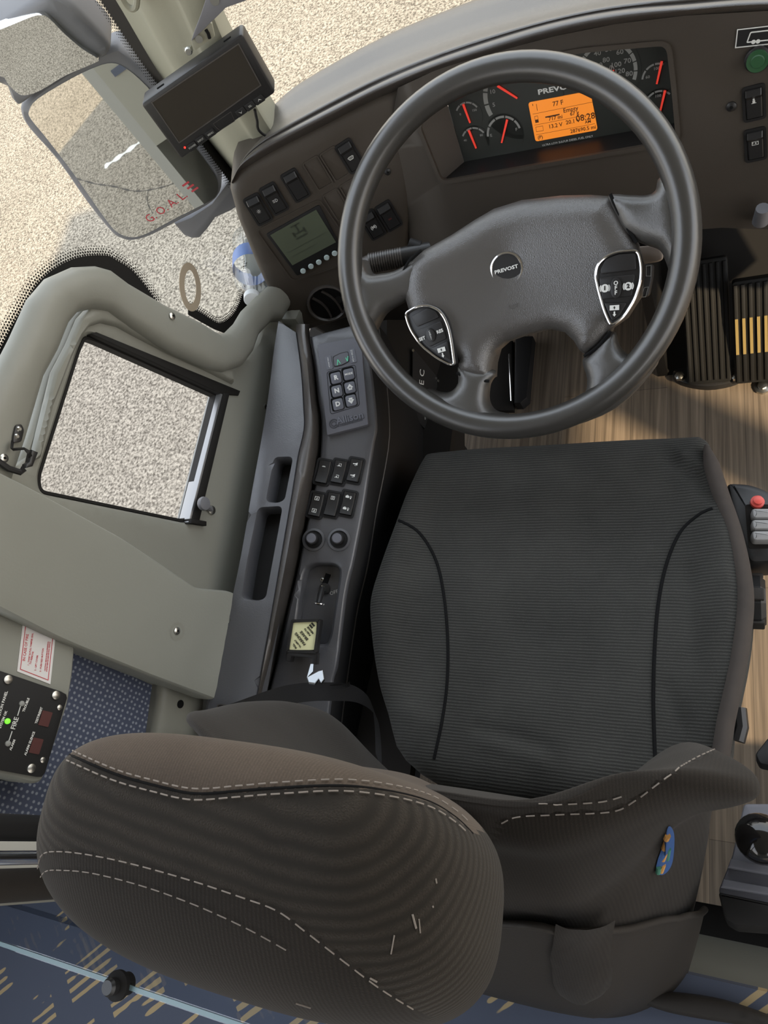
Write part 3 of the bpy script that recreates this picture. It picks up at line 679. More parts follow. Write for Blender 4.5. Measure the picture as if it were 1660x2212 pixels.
# ---- rocker switches
def rocker(x, y, x2, y2, label, cat='switch', fr0=None, w=.022, h=.044, icon=None, group=None, tilt=.06, lit='black', icons=None, side=None, sunk=False, nm='rocker_switch'):
    """x,y centre pixel; x2,y2 a pixel further along the switch's long axis (its lower end)"""
    a = fr0.px(x, y, 0, (x2, y2)); fr = Fr(a.o, a.n, np.cross(a.u, a.n) * -1); fr = Fr(a.o, a.n, np.cross(a.n, a.u))   # u across, v up
    t = thing(nm, label, cat, fr.o, group)
    v_, f_ = band(fr, rect(w + .007, h + .007, .005), .0034, 0, .0022); mk('bezel', v_, f_, K['blackm'], t)
    z = -.0005 if sunk else .001
    R_ = [(-h / 2, z), (-h / 2 + .001, z + .006), (0, z + .0026), (h / 2 - .001, z + .0042), (h / 2, z)]
    if lit == 'up': R_ = [(-h / 2, z), (-h / 2 + .001, z + .002), (h * .18, z + .003), (h * .30, z + .0075), (h / 2 - .001, z + .003), (h / 2, z)]
    rows = [[fr.w(x_, b_, c_) for x_ in (-w / 2 + .0006, -w / 2 + .002, 0, w / 2 - .002, w / 2 - .0006)] for b_, c_ in R_]
    for r_ in rows: r_[0] = r_[0] - fr.n * .0015; r_[-1] = r_[-1] - fr.n * .0015
    v_, f_ = loft(rows); rk = mk('rocker', v_, f_, K['black'], t, smooth=30)
    def ground_(xx, yy): 
        bs = [b_ for b_, c_ in R_]; cs = [c_ for b_, c_ in R_]; return float(np.interp(yy, bs, cs)) + .0007
    for kind, yy in (icons or []):
        c_ = ground_(0, yy); e = fr.at(0, yy, c_)
        if kind.startswith('t:'): text('symbol', kind[2:], e, .0075, K['white'], rk, bold=.0002); continue
        m_ = MB(); s_ = .0062
        def R2(cx_, cy_, ww, hh): m_.add(*flat(e, rect(ww * s_, hh * s_, 0, cx_ * s_, cy_ * s_)))
        if kind == 'lamp':
            m_.add(*band(e, circle(.28 * s_, 12), .08 * s_, 0, .0002))
            for k in range(8):
                q = k * math.pi / 4; m_.add(*flat(e.at(.48 * s_ * math.cos(q), .48 * s_ * math.sin(q), 0, q), rect(.22 * s_, .06 * s_)))
        elif kind == 'beam':
            m_.add(*band(e, [p * s_ for p in spline([V(.15, -.4), V(.15, .4), V(.55, .3), V(.75, 0), V(.55, -.3)], 4)], .09 * s_, 0, .0002))
            for k in (-.28, 0, .28): R2(-.35, k, .6, .09)
        elif kind == 'wiper':
            m_.add(*band(e, [p * s_ for p in [V(-.5, -.35), V(.5, -.35), V(.85, .35), V(.4, .5), V(-.4, .5), V(-.85, .35)]], .1 * s_, 0, .0002))
            for k in (-.4, -.1, .2, .5): R2(k, .1, .08, .9)
        elif kind == 'mirror':
            m_.add(*band(e, rect(1.3 * s_, .8 * s_), .1 * s_, 0, .0002)); R2(.1, 0, .3, .3); R2(-.45, .1, .14, .4); R2(.5, .2, .14, .2)
        elif kind == 'door':
            m_.add(*band(e, rect(1.0 * s_, .9 * s_, .1 * s_), .1 * s_, 0, .0002)); R2(-.1, 0, .1, .6); R2(.15, 0, .1, .6)
        elif kind == 'bagl':
            m_.add(*flat(e, rect(.9 * s_, .55 * s_, .1 * s_, -.35 * s_, 0))); R2(-.35, .38, .35, .12); m_.add(*band(e, circle(.26 * s_, 12, .55 * s_, .05 * s_), .1 * s_, 0, .0002)); R2(.55, -.3, .3, .35)
        elif kind == 'horn':
            m_.add(*flat(e, [p * s_ for p in [V(-.7, .1), V(-.1, .15), V(.5, .45), V(.5, -.35), V(-.1, -.1), V(-.7, -.1)]])); R2(0, -.4, .5, .12)
        elif kind == 'kneel':
            R2(-.2, -.2, 1.0, .1); R2(.35, .1, .1, .8); R2(.0, .45, .7, .1); m_.add(*flat(e, circle(.2 * s_, 10, -.2 * s_, 0)))
        elif kind == 'lock':
            m_.add(*band(e, rect(1.2 * s_, 1.0 * s_, .1 * s_), .14 * s_, 0, .0002)); R2(0, -.05, .28, .5)
        elif kind == 'mark':
            R2(0, 0, .9, .12); R2(0, .15, .7, .1)
        elif kind == 'person':
            m_.add(*flat(e, circle(.2 * s_, 10, 0, .35 * s_))); R2(0, -.1, .5, .5); R2(0, -.4, .9, .12)
        if m_.v: m_.mk('symbol', K['white'], rk, smooth=0)
    if side: mk('indicator', *flat(fr.at(0, -h * .1, ground_(0, -h * .1)), rect(.006, .003)), K['darkred'], rk)
    return t
G1 = 'rocker switches on the left dash pod'
rocker(558, 452, 578, 485, 'leftmost black rocker switch on the dash pod with a lamp symbol', fr0=Pd, lit='up', icons=[('lamp', -.002)], group=G1)
rocker(593, 429, 613, 462, 'second black rocker switch on the dash pod with a headlight beam symbol', fr0=Pd, lit='up', icons=[('beam', -.002)], group=G1)
rocker(639, 400, 659, 433, 'plain black rocker switch without symbol between headlight switch and blank covers', fr0=Pd, lit='up', group=G1)
rocker(757, 337, 777, 370, 'black rocker switch with a windscreen wiper symbol near the steering wheel rim', fr0=Pd, lit='up', icons=[('wiper', -.002)], group=G1)
rocker(805, 485, 825, 518, 'black rocker switch marked (M) seen just inside the steering wheel rim', fr0=Pd, lit='up', icons=[('t:(M)', -.003)], group=G1)
rocker(840, 466, 860, 499, 'black rocker switch with dark red mark, right of the (M) switch', fr0=Pd, lit='up', side=True, group=G1)
def blank(x, y, x2, y2, label):
    a = Pd.px(x, y, 0, (x2, y2)); fr = Fr(a.o, a.n, np.cross(a.n, a.u)); t = thing('blank_switch_cover', label, 'switch cover', fr.o, 'blank covers on the left dash pod')
    v_, f_ = band(fr, rect(.029, .051, .005), .0025, 0, .0018); mk('bezel', v_, f_, K['dash'], t)
    v_, f_ = prism(fr, rect(.024, .046, .003), -.001, .0008, .0005); mk('cover', v_, f_, K['dash'], t)
blank(687, 374, 707, 407, 'blank black switch cover left of the other one in the upper pod row')
blank(724, 354, 744, 387, 'blank black switch cover beside the wiper switch in the upper pod row')
blank(729, 442, 749, 475, 'blank black switch cover right of the green pod display')
blank(765, 421, 785, 454, 'blank black switch cover half hidden by the wheel rim beside the display row')

# ---- display unit on the pod
du = thing('pod_display', 'square green-grey display with five pale round buttons on the left dash pod', 'display', Pd.w(*Pd.l(655, 520)))
FRM = Pd.ls([(552, 497), (690, 428), (782, 560), (642, 605), (628, 603)])
v, f = band(Pd, rounded(FRM, .01), .002, 0, .0018); mk('frame', v, f, K['dash'], du)
v, f = prism(Pd, rounded(Pd.ls([(575, 505), (690, 441), (738, 535), (642, 595)]), .004), 0, .003, .001); mk('housing', v, f, K['blackm'], du)
sc4 = Pd.ls([(584, 506), (683, 451), (726, 521), (632, 571)]); v, f = prism(Pd, sc4, .002, .0036); sc_ = mk('screen', v, f, K['lcd'], du)
sf = Fr(Pd.w(*Pd.l(655, 512), .0042), Pd.n, Pd.w(*Pd.l(726, 521)) - Pd.w(*Pd.l(632, 571)))
m = MB()
for x_, y_, w_, h_ in ((0, .012, .022, .0022), (0, .020, .0022, .012), (-.010, .012, .0022, .010), (.010, .012, .0022, .010), (0, .004, .022, .0022), (0, .026, .016, .002), (0, -.010, .075, .0006), (-.01, -.020, .045, .0006)):
    m.add(*flat(sf, rect(w_, h_, 0, x_, y_)))
m.mk('segments', K['lcdink'], sc_, smooth=0)
for x_, y_ in ((655, 583), (672, 573), (689, 564), (706, 554), (723, 545)):
    v, f = lathe(Pd.px(x_, y_), [(.0048, .002), (.0048, .0045), (.004, .0055)], 18); mk('button', v, f, K['lamp_btn'], du)
# ---- round air vent
vf = Pd.px(708, 655, 0, (760, 625)); vt = thing('air_vent', 'round black air vent with slanted vanes under the pod display', 'air vent', vf.o)
v, f = lathe(vf, [(.0375, 0), (.037, .004), (.034, .005), (.032, .003), (.031, -.001)], 40, cap=False); mk('ring', v, f, K['pad'], vt)
v, f = lathe(vf, [(.032, .0005), (.032, .001)], 32); mk('duct', v, f, K['seam'], vt)
for k, x_ in enumerate((-.014, .008)):
    hl = math.sqrt(.030 ** 2 - x_ ** 2); e = vf.at(x_, 0, .002, math.radians(-82))
    P_ = [e.w(-hl + 2 * hl * i / 8, .006 * math.sin(math.pi * i / 8), 0) for i in range(9)]
    v, f = loft([[p - vf.n * .001 for p in P_], [p + vf.n * .004 for p in P_], [p + vf.n * .004 + e.v * .003 for p in P_], [p - vf.n * .001 + e.v * .003 for p in P_]]); mk('vane', v, f, K['pad'], vt)
v, f = lathe(vf.at(.021, -.004), [(.007, .001), (.007, .003)], 16); mk('thumb_tab', v, f, K['black'], vt)
# ---- screws, right hand side of the face
def screw(fr, label, r=.006, par=None, m='steel'):
    t = thing('screw', label, 'screw', fr.o) if par is None else par
    v_, f_ = lathe(fr, [(r, 0), (r * .95, r * .25), (r * .6, r * .45), (0.001, r * .5)], 18); h_ = mk('head', v_, f_, K[m], t)
    mk('socket', *flat(fr.at(0, 0, r * .52), circle(r * .35, 6)), K['seam'], h_); return t
screw(Pd.px(838, 371), 'small black screw on the dash face just inside the wheel rim', .0055, m='black')
screw(D.px(1581, 230), 'small dark screw on the right dash face beside the rocker switches', .0065, m='black')
bp = D.px(1642, 77, 0, (1660, 75)); t = thing('bus_symbol_plate', 'white outlined plate with a bus symbol at the top right of the dash', 'plate', bp.o)
mk('plate', *prism(bp, rect(.052, .021), 0, .0015), K['blackm'], t); mk('border', *band(bp, rect(.052, .021), .0012, .0015, .0018), K['white'], t)
m = MB(); m.add(*band(bp.at(.006, 0), rounded([(-.020, -.006), (.022, -.006), (.022, .006), (-.017, .006)], .002), .0014, .0015, .0019)); m.add(*flat(bp.at(-.006, -.0055, .002), circle(.0025, 10))); m.add(*flat(bp.at(-.001, -.0055, .002), circle(.0025, 10)))
m.mk('bus_symbol', K['white'], t, smooth=0)
gb_ = D.px(1638, 126); t = thing('push_button', 'round green push button under the bus symbol plate', 'button', gb_.o)
mk('collar', *lathe(gb_, [(.0155, 0), (.015, .005), (.0125, .006)], 28), K['black'], t); mk('lens', *lathe(gb_, [(.0125, .004), (.0125, .010), (.008, .0095), (.007, .011)], 28), K['greenbtn'], t)
rocker(1630, 222, 1632, 262, 'upper black rocker switch at the right edge of the dash, person symbol', fr0=D, w=.020, h=.038, lit='up', icons=[('person', .004)], group='rocker switches on the right dash face')
rocker(1633, 312, 1635, 352, 'lower black rocker switch at the right edge of the dash, mirror symbol', fr0=D, w=.020, h=.038, lit='up', icons=[('mirror', .004)], group='rocker switches on the right dash face')
kf = D.px(1645, 462, 0, (1650, 430)); t = thing('toggle_knob', 'short translucent grey knob low at the right edge of the dash', 'knob', kf.o)
mk('stem', *lathe(kf, [(.007, 0), (.007, .02), (.005, .022)], 14), K['black'], t); mk('cap', *tube([kf.w(0, 0, .02), kf.w(.026, 0, .03)], [.011, .009], 14), K['mirrorbody'], t)

# ================================================================== left console
KP = Fr(atd(735, 1020, .93), V(.30, -.20, .93), None)
KP = Fr(KP.o, KP.n, np.cross((0, 1, 0), KP.n))                # u to the right, v forwards
LP = Fr(atd(600, 1010, .885), V(.12, -.05, .99), None); LP = Fr(LP.o, LP.n, np.cross((0, 1, 0), LP.n))
con = thing('side_console', 'long black side console with wavy ridge between drive selector panel and window wall', 'console', V(-.6, .3, .2))
A_ = [(614, 690), (603, 760), (592, 850), (577, 945), (556, 1060), (532, 1200), (500, 1350), (472, 1475), (440, 1620)]
B_ = [(640, 716), (651, 800), (656, 875), (657, 926), (644, 985), (632, 1060), (608, 1200), (584, 1340), (562, 1460), (535, 1620)]
C_ = [(668, 724), (679, 790), (686, 860), (693, 913), (690, 985), (680, 1045), (658, 1150), (640, 1238), (618, 1330), (597, 1426), (575, 1514), (555, 1620)]
D_ = [(790, 692), (798, 760), (808, 830), (815, 913), (808, 964), (796, 1040), (786, 1103), (766, 1207), (749, 1285), (731, 1426), (719, 1483), (705, 1620)]
E_ = [(815, 690), (826, 760), (835, 830), (841, 913), (839, 964), (826, 1040), (813, 1103), (794, 1223), (772, 1317), (749, 1473), (730, 1620)]
def poly_at(poly, y):
    ys = [p[1] for p in poly]; xs = [p[0] for p in poly]; return (float(np.interp(y, ys, xs)), y)
sA, sB, sC, sD, sE = (spline([V(*p) for p in q], 6, False) for q in (A_, B_, C_, D_, E_))
# ledge beside the wall, with two pockets
p1 = rounded(LP.ls([(593, 988), (631, 987), (613, 1078), (599, 1084), (575, 1082)]), .008)
p2 = rounded(LP.ls([(558, 1097), (608, 1094), (600, 1140), (572, 1290), (556, 1296), (522, 1290), (535, 1210)]), .008)
led = LP.ls([(x - 14, y) for x, y in sA]) + LP.ls(list(sB)[::-1])
v, f = pad(LP, led, h=0, z0=-.03, step=.014, prof=roundprof(.005), rings=(.0015,), holes=[p1, p2], holedepth=-.035); ledge = mk('ledge', v, f, K['console'], con)
for q, nm in ((p1, 'pocket'), (p2, 'pocket')):
    v, f = flat(LP, offset(ccw(q), .002), -.033); mk(nm, v, f, K['blackm'], con, smooth=0)
# ridge between the ledge and the panel
rows = []
ys = np.linspace(700, 1620, 62)
for y in ys:
    b_, c_ = V(*poly_at(list(map(tuple, sB)), y)), V(*poly_at(list(map(tuple, sC)), y)); r_ = []
    for t, hh in ((0, -.006), (.12, .004), (.3, .013), (.5, .016), (.68, .012), (.84, .002), (.97, -.022), (1.04, -.05)):
        x_ = b_ * (1 - t) + c_ * t; pl = hit(x_[0], y, LP.o + LP.n * hh, LP.n); pk = hit(x_[0], y, KP.o + KP.n * hh, KP.n); s_ = t * t * (3 - 2 * t)
        r_.append(pl * (1 - s_) + pk * s_)
    rows.append(r_)
v, f = loft(rows); mk('ridge', v, f, K['pad'], con, smooth=70)
# switch panel with the key recess
rec = rounded(KP.ls([(656, 1245), (664, 1226), (680, 1219), (718, 1219), (732, 1228), (732, 1245), (712, 1372), (704, 1392), (636, 1388)]), .006)
pan = KP.ls(sC) + KP.ls(list(sD)[::-1])
v, f = pad(KP, pan, h=0, z0=-.03, step=.014, prof=roundprof(.008), rings=(.002, .005), holes=[rec], holedepth=-.03); mk('switch_panel', v, f, K['console'], con)
v, f = flat(KP, offset(ccw(rec), .002), -.026); mk('key_tray', v, f, K['console'], con, smooth=0)
# rounded shoulder, seam and inner side down to the floor
rows = []
for y in ys[::2]:
    d_ = V(*poly_at(list(map(tuple, sD)), y)); e_ = V(*poly_at(list(map(tuple, sE)), y)); mdl = d_ * .45 + e_ * .55
    P0 = hit(d_[0], y, KP.o - KP.n * .006, KP.n); P1 = hit(mdl[0], y, KP.o - KP.n * .016, KP.n); P2 = hit(e_[0], y, KP.o - KP.n * .05, KP.n)
    rows.append([P0, P1, P2, P2 + V(.004, 0, -.10), P2 + V(.0, 0, -.25), V(P2[0] - .005, P2[1], 0)])
v, f = loft(rows); mk('inner_side', v, f, K['blackm'], con, smooth=60)
m = MB().add(*tube([r[2] for r in rows], .0018, 6)); m.mk('trim_line', K['pad'], con)
v, f = loft([[r[0] + V(-.02, 0, -.02) for r in rows], [V(-.80, r[0][1], .5) for r in rows]]); mk('core', v, f, K['deep'], con, smooth=0)
v, f = box((-.84, .0, .36), (-.48, 1.2, .38)); mk('base_tray', v, f, K['deep'], con, smooth=0)

# ---- drive selector
SF = KP.px(694, 838, .012, (797, 828)); SF = Fr(KP.w(*KP.l(740, 838)), KP.n, KP.w(*KP.l(795, 917)) - KP.w(*KP.l(706, 940)))
ds = thing('drive_selector', 'grey push-button drive selector panel with six keys near the dash end of the console', 'gear selector', SF.o)
q = SF.ls([(686, 744), (780, 727), (796, 917), (707, 940)], .008); v, f = prism(SF, rounded(q, .002), 0, .008, .001); mk('housing', v, f, K['shifter'], ds)
t8 = lambda x, y, X=None, Y=None: SF.px(x, y, .0083, (x + 20, y - 4.5))
def scr4(x0, y0): return (660 + x0 / 9.218, 720 + y0 / 9.218)
v, f = prism(SF, rounded(SF.ls([scr4(545, 470), scr4(700, 395), scr4(855, 362), scr4(875, 560), scr4(730, 640), scr4(570, 672)], .008), .003), .0075, .0092); w_ = mk('window', v, f, K['black'], ds)
v, f = prism(SF, rounded(SF.ls([scr4(565, 480), scr4(710, 410), scr4(850, 378), scr4(868, 560), scr4(730, 630), scr4(585, 662)], .008), .003), .009, .0096); dsp = mk('display', v, f, K['shifter'], ds)
m = MB()
for a_, b_ in (((640, 635), (645, 525)), ((645, 525), (700, 600)), ((805, 485), (840, 555)), ((840, 555), (850, 455))):
    A2, B2 = SF.l(*scr4(*a_), .0098), SF.l(*scr4(*b_), .0098); m.add(*tube([SF.w(*A2, .0099), SF.w(*B2, .0099)], .0006, 5))
m.mk('segments', K['greenseg'], dsp)
for cx_, cy_, s in ((467, 585, 'SELECT'), (940, 450, 'MONITOR')):
    e = SF.px(*scr4(cx_, cy_), .0085, scr4(cx_ + 100, cy_ - 24)); v, f = prism(e, rect(.0105, .0235, .002), -.001, .0004); lb = mk('label', v, f, K['key'], ds)
    text('lettering', '\n'.join(s), e.at(0, -.0005, .0008), .0042, K['white'], lb, ls=.72)
v, f = band(SF, rounded(SF.ls([scr4(425, 770), scr4(1000, 620), scr4(1085, 1440), scr4(500, 1620)], .008), .005), .0006, .0078, .0084); mk('key_border', v, f, K['seam'], ds)
for cx_, cy_, s in ((615, 895, 'R'), (870, 820, 'MODE'), (635, 1155, 'N'), (895, 1085, '+'), (655, 1420, 'D'), (915, 1345, '-')):
    e = SF.px(*scr4(cx_, cy_), .0085, scr4(cx_ + 100, cy_ - 24)); wl_ = mk('key_well', *prism(e.at(-.001, .0015), rect(.0205, .0225, .004), -.001, .0003), K['seam'], ds)
    kk = mk('key', *prism(e, rect(.0172, .0188, .004), 0, .0022, .001), K['key'], ds)
    if s in 'RND': text('lettering', s, e.at(0, 0, .0024), .0105, K['white'], kk, bold=.0005)
    elif s == 'MODE': text('lettering', s, e.at(0, 0, .0024), .0046, K['white'], kk, bold=.0002)
    else:
        d_ = 1 if s == '+' else -1; P_ = [V(-.0055, -.001), V(0, .006), V(.0055, -.001), V(.003, -.001), V(.003, -.0045), V(-.003, -.0045), V(-.003, -.001)]
        mk('arrow', *flat(e, [p * V(1, d_) for p in P_], .0025), K['white'], kk, smooth=0); text('sign', s, e.at(0, -.001 * d_, .0028), .006, K['key'], kk, bold=.0003)
e = SF.px(*scr4(885, 1690), .0083, scr4(985, 1664)); text('embossed_name_shade', 'Allison', e.at(.0005, -.0006), .0165, K['emb'], ds, bold=.0006, c=.0003); text('embossed_name_highlight', 'Allison', e, .0165, K['key'], ds, bold=.0003, c=.0007)  # relief painted: dark offset copy as shade under a lighter one
e = SF.px(*scr4(885, 1775), .0083, scr4(985, 1748)); text('embossed_line_shade', 'Transmission', e, .0072, K['emb'], ds, bold=.0003, sx=1.1)
e = SF.px(*scr4(568, 1800), .0083); m = MB(); m.add(*band(e, circle(.0078, 24), .0014, 0, .0006)); m.add(*band(e, circle(.0045, 20), .0012, 0, .0006)); m.mk('emblem', K['emb'], ds)

# ---- rocker switches on the console
G2 = 'rocker switches on the side console'
def crock(x, y, label, icons, group=G2, side=None): return rocker(x, y, x - 9, y + 40, label, fr0=KP, w=.0205, h=.0375, icons=icons, group=group)
crock(699, 1020, 'left console rocker switch of the front row with faint worn lettering', [('mark', .008)])
crock(733, 1020, 'middle console rocker switch of the front row with kneeling symbols', [('kneel', .010), ('kneel', -.009)])
crock(767, 1017, 'right console rocker switch of the front row with horn symbols', [('horn', .010), ('horn', -.009)])
crock(684, 1091, 'left console rocker switch of the second row with lock symbols', [('lock', .010), ('lock', -.010)])
crock(718, 1090, 'middle console rocker switch of the second row with a door symbol', [('door', .010)])
crock(752, 1088, 'right console rocker switch of the second row with luggage symbols', [('bagl', .010), ('bagl', -.009)])
for x, y, lb in ((678, 1166, 'round mirror adjuster knob, left of the pair on the console'), (733, 1166, 'round mirror adjuster knob, right of the pair on the console')):
    e = KP.px(x, y); t = thing('mirror_adjuster', lb, 'knob', e.o, 'mirror adjuster knobs')
    mk('ring', *lathe(e, [(.0185, 0), (.018, .0022), (.0145, .0030), (.0135, .0012)], 32, cap=False), K['console'], t); mk('dish', *lathe(e, [(.0135, .0006), (.0135, .0009)], 24), K['blackm'], t)
    mk('stick', *lathe(e, [(.0085, 0), (.0095, .007), (.0095, .015), (.0080, .0155)], 24), K['blackm'], t); mk('cap', *lathe(e, [(.0078, .0155), (.0078, .0185), (.0065, .0195)], 24), K['shifter'], t)
# ---- ignition key in the recess
e = KP.px(702, 1272, -.026, (711, 1330)); t = thing('ignition_key', 'small key with dark head standing in the ignition lock of the console recess', 'key', e.o)
mk('lock', *lathe(e, [(.009, 0), (.009, .003), (.007, .0035)], 20), K['black'], t); mk('blade', *prism(e, rect(.009, .0022), .003, .018), K['steel'], t)
kb = hit(688, 1304, KP.o + KP.n * .012, KP.n); kt = e.w(0, 0, .018)
mk('bow', *tube([kt, kt * .6 + kb * .4, kb], [.004, .005, .0035], 10), K['black'], t); mk('ring', *tube([kb + KP.u * .008 * math.cos(a) + KP.n * .006 * math.sin(a) for a in np.linspace(0, 6.0, 14)], .0012, 6), K['chrome'], t)
m = MB().add(*prism(KP.px(705, 1254, -.026, (710, 1240)), rect(.022, .008), 0, .003)); m.mk('slot', K['seam'], t)
text('off_marking', 'OFF', KP.px(722, 1280, -.0255, (731, 1277)), .008, K['white'], con)
screw(KP.px(696, 1252, -.0258), 'tiny silver screw in the ignition key recess', .0035)
# ---- parking brake button
e = Fr(KP.w(*KP.l(656, 1375, .040), .040), KP.n, KP.w(*KP.l(691, 1339, .040)) - KP.w(*KP.l(630, 1340, .040)))
t = thing('parking_brake_knob', 'square black parking brake knob with a cream label on the console', 'parking brake', KP.w(*KP.l(665, 1385)))
top = e.ls([(629, 1338), (693, 1337), (683, 1412), (618, 1409)])
v, f = band(e, rounded(top, .003), .004, -.018, 0); mk('frame', v, f, K['black'], t, smooth=40)
ct = ccw(rounded(top, .003)); v, f = loft([[e.w(p[0], p[1], -.0085) for p in ct[::1]], [e.w(p[0] * .96, p[1] * .96, -.020) for p in ct], [e.w(p[0] * .62, p[1] * .62, -.026) for p in ct], [e.w(p[0] * .62, p[1] * .62, -.046) for p in ct]], True, True); mk('body', v, f, K['black'], t)
v, f = prism(e, e.ls([(618, 1408), (684, 1411), (682, 1436), (674, 1434), (674, 1421), (629, 1418), (626, 1430), (617, 1427)]), -.022, -.002, .001); mk('finger_notch', v, f, K['black'], t)
lo = rounded(e.ls([(633, 1345), (685, 1343), (680, 1404), (625, 1404)], -.003), .003); v, f = prism(e, lo, -.006, -.003); lb = mk('label_plate', v, f, K['cream'], t)
def ptext(s, x, y, size, b=.0002): text('lettering', s, e.px(x, y, -.0026, (x - 65 * .3, y - 80 * .3)), size, K['ink'], lb, bold=b)
def c7(x, y): return (440 + x * .3133, 1160 + y * .3133)
ptext('PULL', *c7(630, 752), .0038); ptext('TO APPLY', *c7(652, 735), .0032); ptext('PARKING', *c7(668, 702), .0056, .0002); ptext('BRAKE', *c7(695, 680), .0056, .0002); ptext('PUSH TO', *c7(718, 655), .0034); ptext('RELEASE', *c7(738, 642), .0036)
m = MB(); b_ = e.px(*c7(748, 610), -.0026, c7(700, 555)); m.add(*flat(b_.at(0, .002), rect(.007, .003))); m.add(*flat(b_.at(0, -.002), rect(.007, .003))); m.mk('maker_mark', K['ink'], lb, smooth=0)
# ---- stepped chrome clip and belt beside it
K['belt'] = mat('belt_webbing', srgb(36, 35, 35), .7, bump=(900, .4))
t = thing('seat_belt', 'black seat belt webbing with chrome buckle tongue between console and seat back', 'seat belt', atd(690, 1490, .86))
bz = [(430, 1560, .80), (520, 1528, .82), (600, 1500, .83), (650, 1490, .835), (700, 1488, .84), (760, 1492, .86), (800, 1520, .88), (812, 1570, .92), (815, 1640, .98)]
P_ = spline([atd(*p) for p in bz], 6, False); v, f = loft([[p + V(0, .007, .007) for p in P_], [p + V(0, -.012, -.02) for p in P_]]); mk('webbing', v, f, K['belt'], t)
q = Fr(atd(688, 1470, .83), unit(V(.25, .35, .9)), V(1, 0, 0))
m = MB(); m.add(*prism(q, q.ls([(668, 1478), (664, 1466), (690, 1452), (699, 1450), (702, 1470), (695, 1479), (690, 1470), (682, 1480)]), 0, .004, .001)); m.add(*prism(q, q.ls([(664, 1465), (672, 1436), (678, 1436), (677, 1452)]), 0, .002)); m.mk('buckle_tongue', K['tongue'], t, smooth=0)
m = MB().add(*loft([[atd(*p) for p in ((712, 1482, .84), (740, 1480, .84), (756, 1472, .84), (756, 1480, .84))], [atd(*p) for p in ((712, 1490, .85), (742, 1489, .85), (757, 1482, .85), (757, 1484, .85))]])); m.mk('loose_end', K['belt'], t)
screw(Fr(atd(822, 1188, 1.06), V(1, .2, .6)), 'round metal fastener on the console side beside the seat cushion', .012)

e = LP.px(487, 1546, .0, (492, 1520)); t = thing('socket_plate', 'small black rounded socket plate at the rear end of the console ledge', 'socket', e.o)
mk('plate', *prism(e, rect(.030, .030, .006), 0, .003, .001), K['blackm'], t); mk('rim', *band(e, rect(.030, .030, .006), .0015, .003, .0042), K['pad'], t); mk('screw_head', *lathe(e, [(.003, .003), (.002, .004)], 12), K['steel'], t)

# ---- data plates on the console's inner side
dp = Fr(atd(920, 860, 1.10), V(.97, -.15, .2), (0, 1, 0))
for q_, tq, nm, gl_ in (([(891, 751), (944, 815), (944, 955), (890, 898)], [((912, 815), 'E C', .02), ((906, 860), 'TYPE 204', .006), ((920, 880), 'GVWR 24 500 KG', .006), ((930, 890), 'COACH DATA', .006), ((936, 900), 'MAX 52 PERS', .006)], 'black data plate with white text low beside the steering column, wider one', 0), ([(947, 818), (953, 824), (953, 966), (947, 958)], [((950, 893), 'VEHICLE DATA', .005)], 'narrow black data plate right of the wider one beside the steering column', 0)):
    t = thing('data_plate', nm, 'plate', dp.w(*dp.l(*q_[0])), 'data plates on the console side'); v, f = prism(dp, dp.ls(q_), 0, .0015); mk('plate', v, f, K['blackm'], t)
    for (x_, y_), s, z_ in tq: text('lettering', s, dp.px(x_, y_, .002, (x_ + 1, y_ - 20)), z_, K['white'], t)
    m = MB()
    for x_, y_ in q_: m.add(*lathe(dp.px(x_ * .94 + (q_[0][0] + q_[2][0]) * .03, y_ * .94 + (q_[0][1] + q_[2][1]) * .03, .0015), [(.003, 0), (.0025, .001)], 8))
    m.mk('rivet', K['steel'], t)
v, f = prism(dp, dp.ls([(842, 690), (1010, 690), (1010, 990), (842, 990)]), -.03, -.006); mk('kick_panel', v, f, K['deep'], con)

# ================================================================== steering wheel
_t, _y = .662, .075
Wn = V(math.sin(_t) * math.sin(_y), -math.sin(_t) * math.cos(_y), math.cos(_t))
Ww = Fr(V(-.279, .6695, .748), Wn, V(math.cos(_y), math.sin(_y), 0))
st = thing('steering_wheel', 'large black four-spoke steering wheel with round badge and chrome edged switch pods', 'steering wheel', Ww.o)
RM, Rm = .2225, .0175
P_ = [Ww.w(RM * math.cos(t), RM * math.sin(t)) for t in np.linspace(0, 2 * math.pi, 97)[:-1]]
v, f = tube(P_, Rm, 20, closed=True); mk('rim', v, f, K['rim'], st, smooth=80)
def hubz(a, b): 
    r = np.hypot(a, b); return -.040 * np.clip(1 - r / .20, 0, 1) ** .8
RP = roundprof(.020, .020)
SP = dict(
 spoke_l=[(772, 560), (790, 590), (815, 590), (845, 582), (885, 556), (905, 545), (905, 640), (868, 650), (850, 660), (820, 680), (798, 720), (780, 760), (752, 700), (748, 620)],
 spoke_r=[(1310, 417), (1360, 417), (1395, 418), (1415, 408), (1425, 380), (1470, 380), (1492, 480), (1485, 560), (1455, 610), (1440, 570), (1425, 540), (1395, 528), (1375, 520), (1340, 500), (1320, 460)],
 spoke_bl=[(985, 790), (1060, 805), (1050, 835), (1048, 870), (1062, 893), (1095, 905), (1080, 935), (960, 915), (890, 860), (915, 845), (940, 852), (965, 850), (982, 830)],
 spoke_br=[(1262, 770), (1320, 718), (1335, 750), (1355, 770), (1380, 765), (1410, 745), (1420, 790), (1330, 885), (1210, 930), (1200, 905), (1235, 880), (1262, 850), (1265, 820), (1255, 790)])
for k_, q in SP.items():
    s_ = spline(Ww.ls(q), 4); v, f = pad(Ww, s_, h=.006, z0=-.03, step=.009, prof=RP, hf=hubz, rings=(.001, .0035, .008, .014)); mk('spoke', v, f, K['spoke'], st, smooth=60)
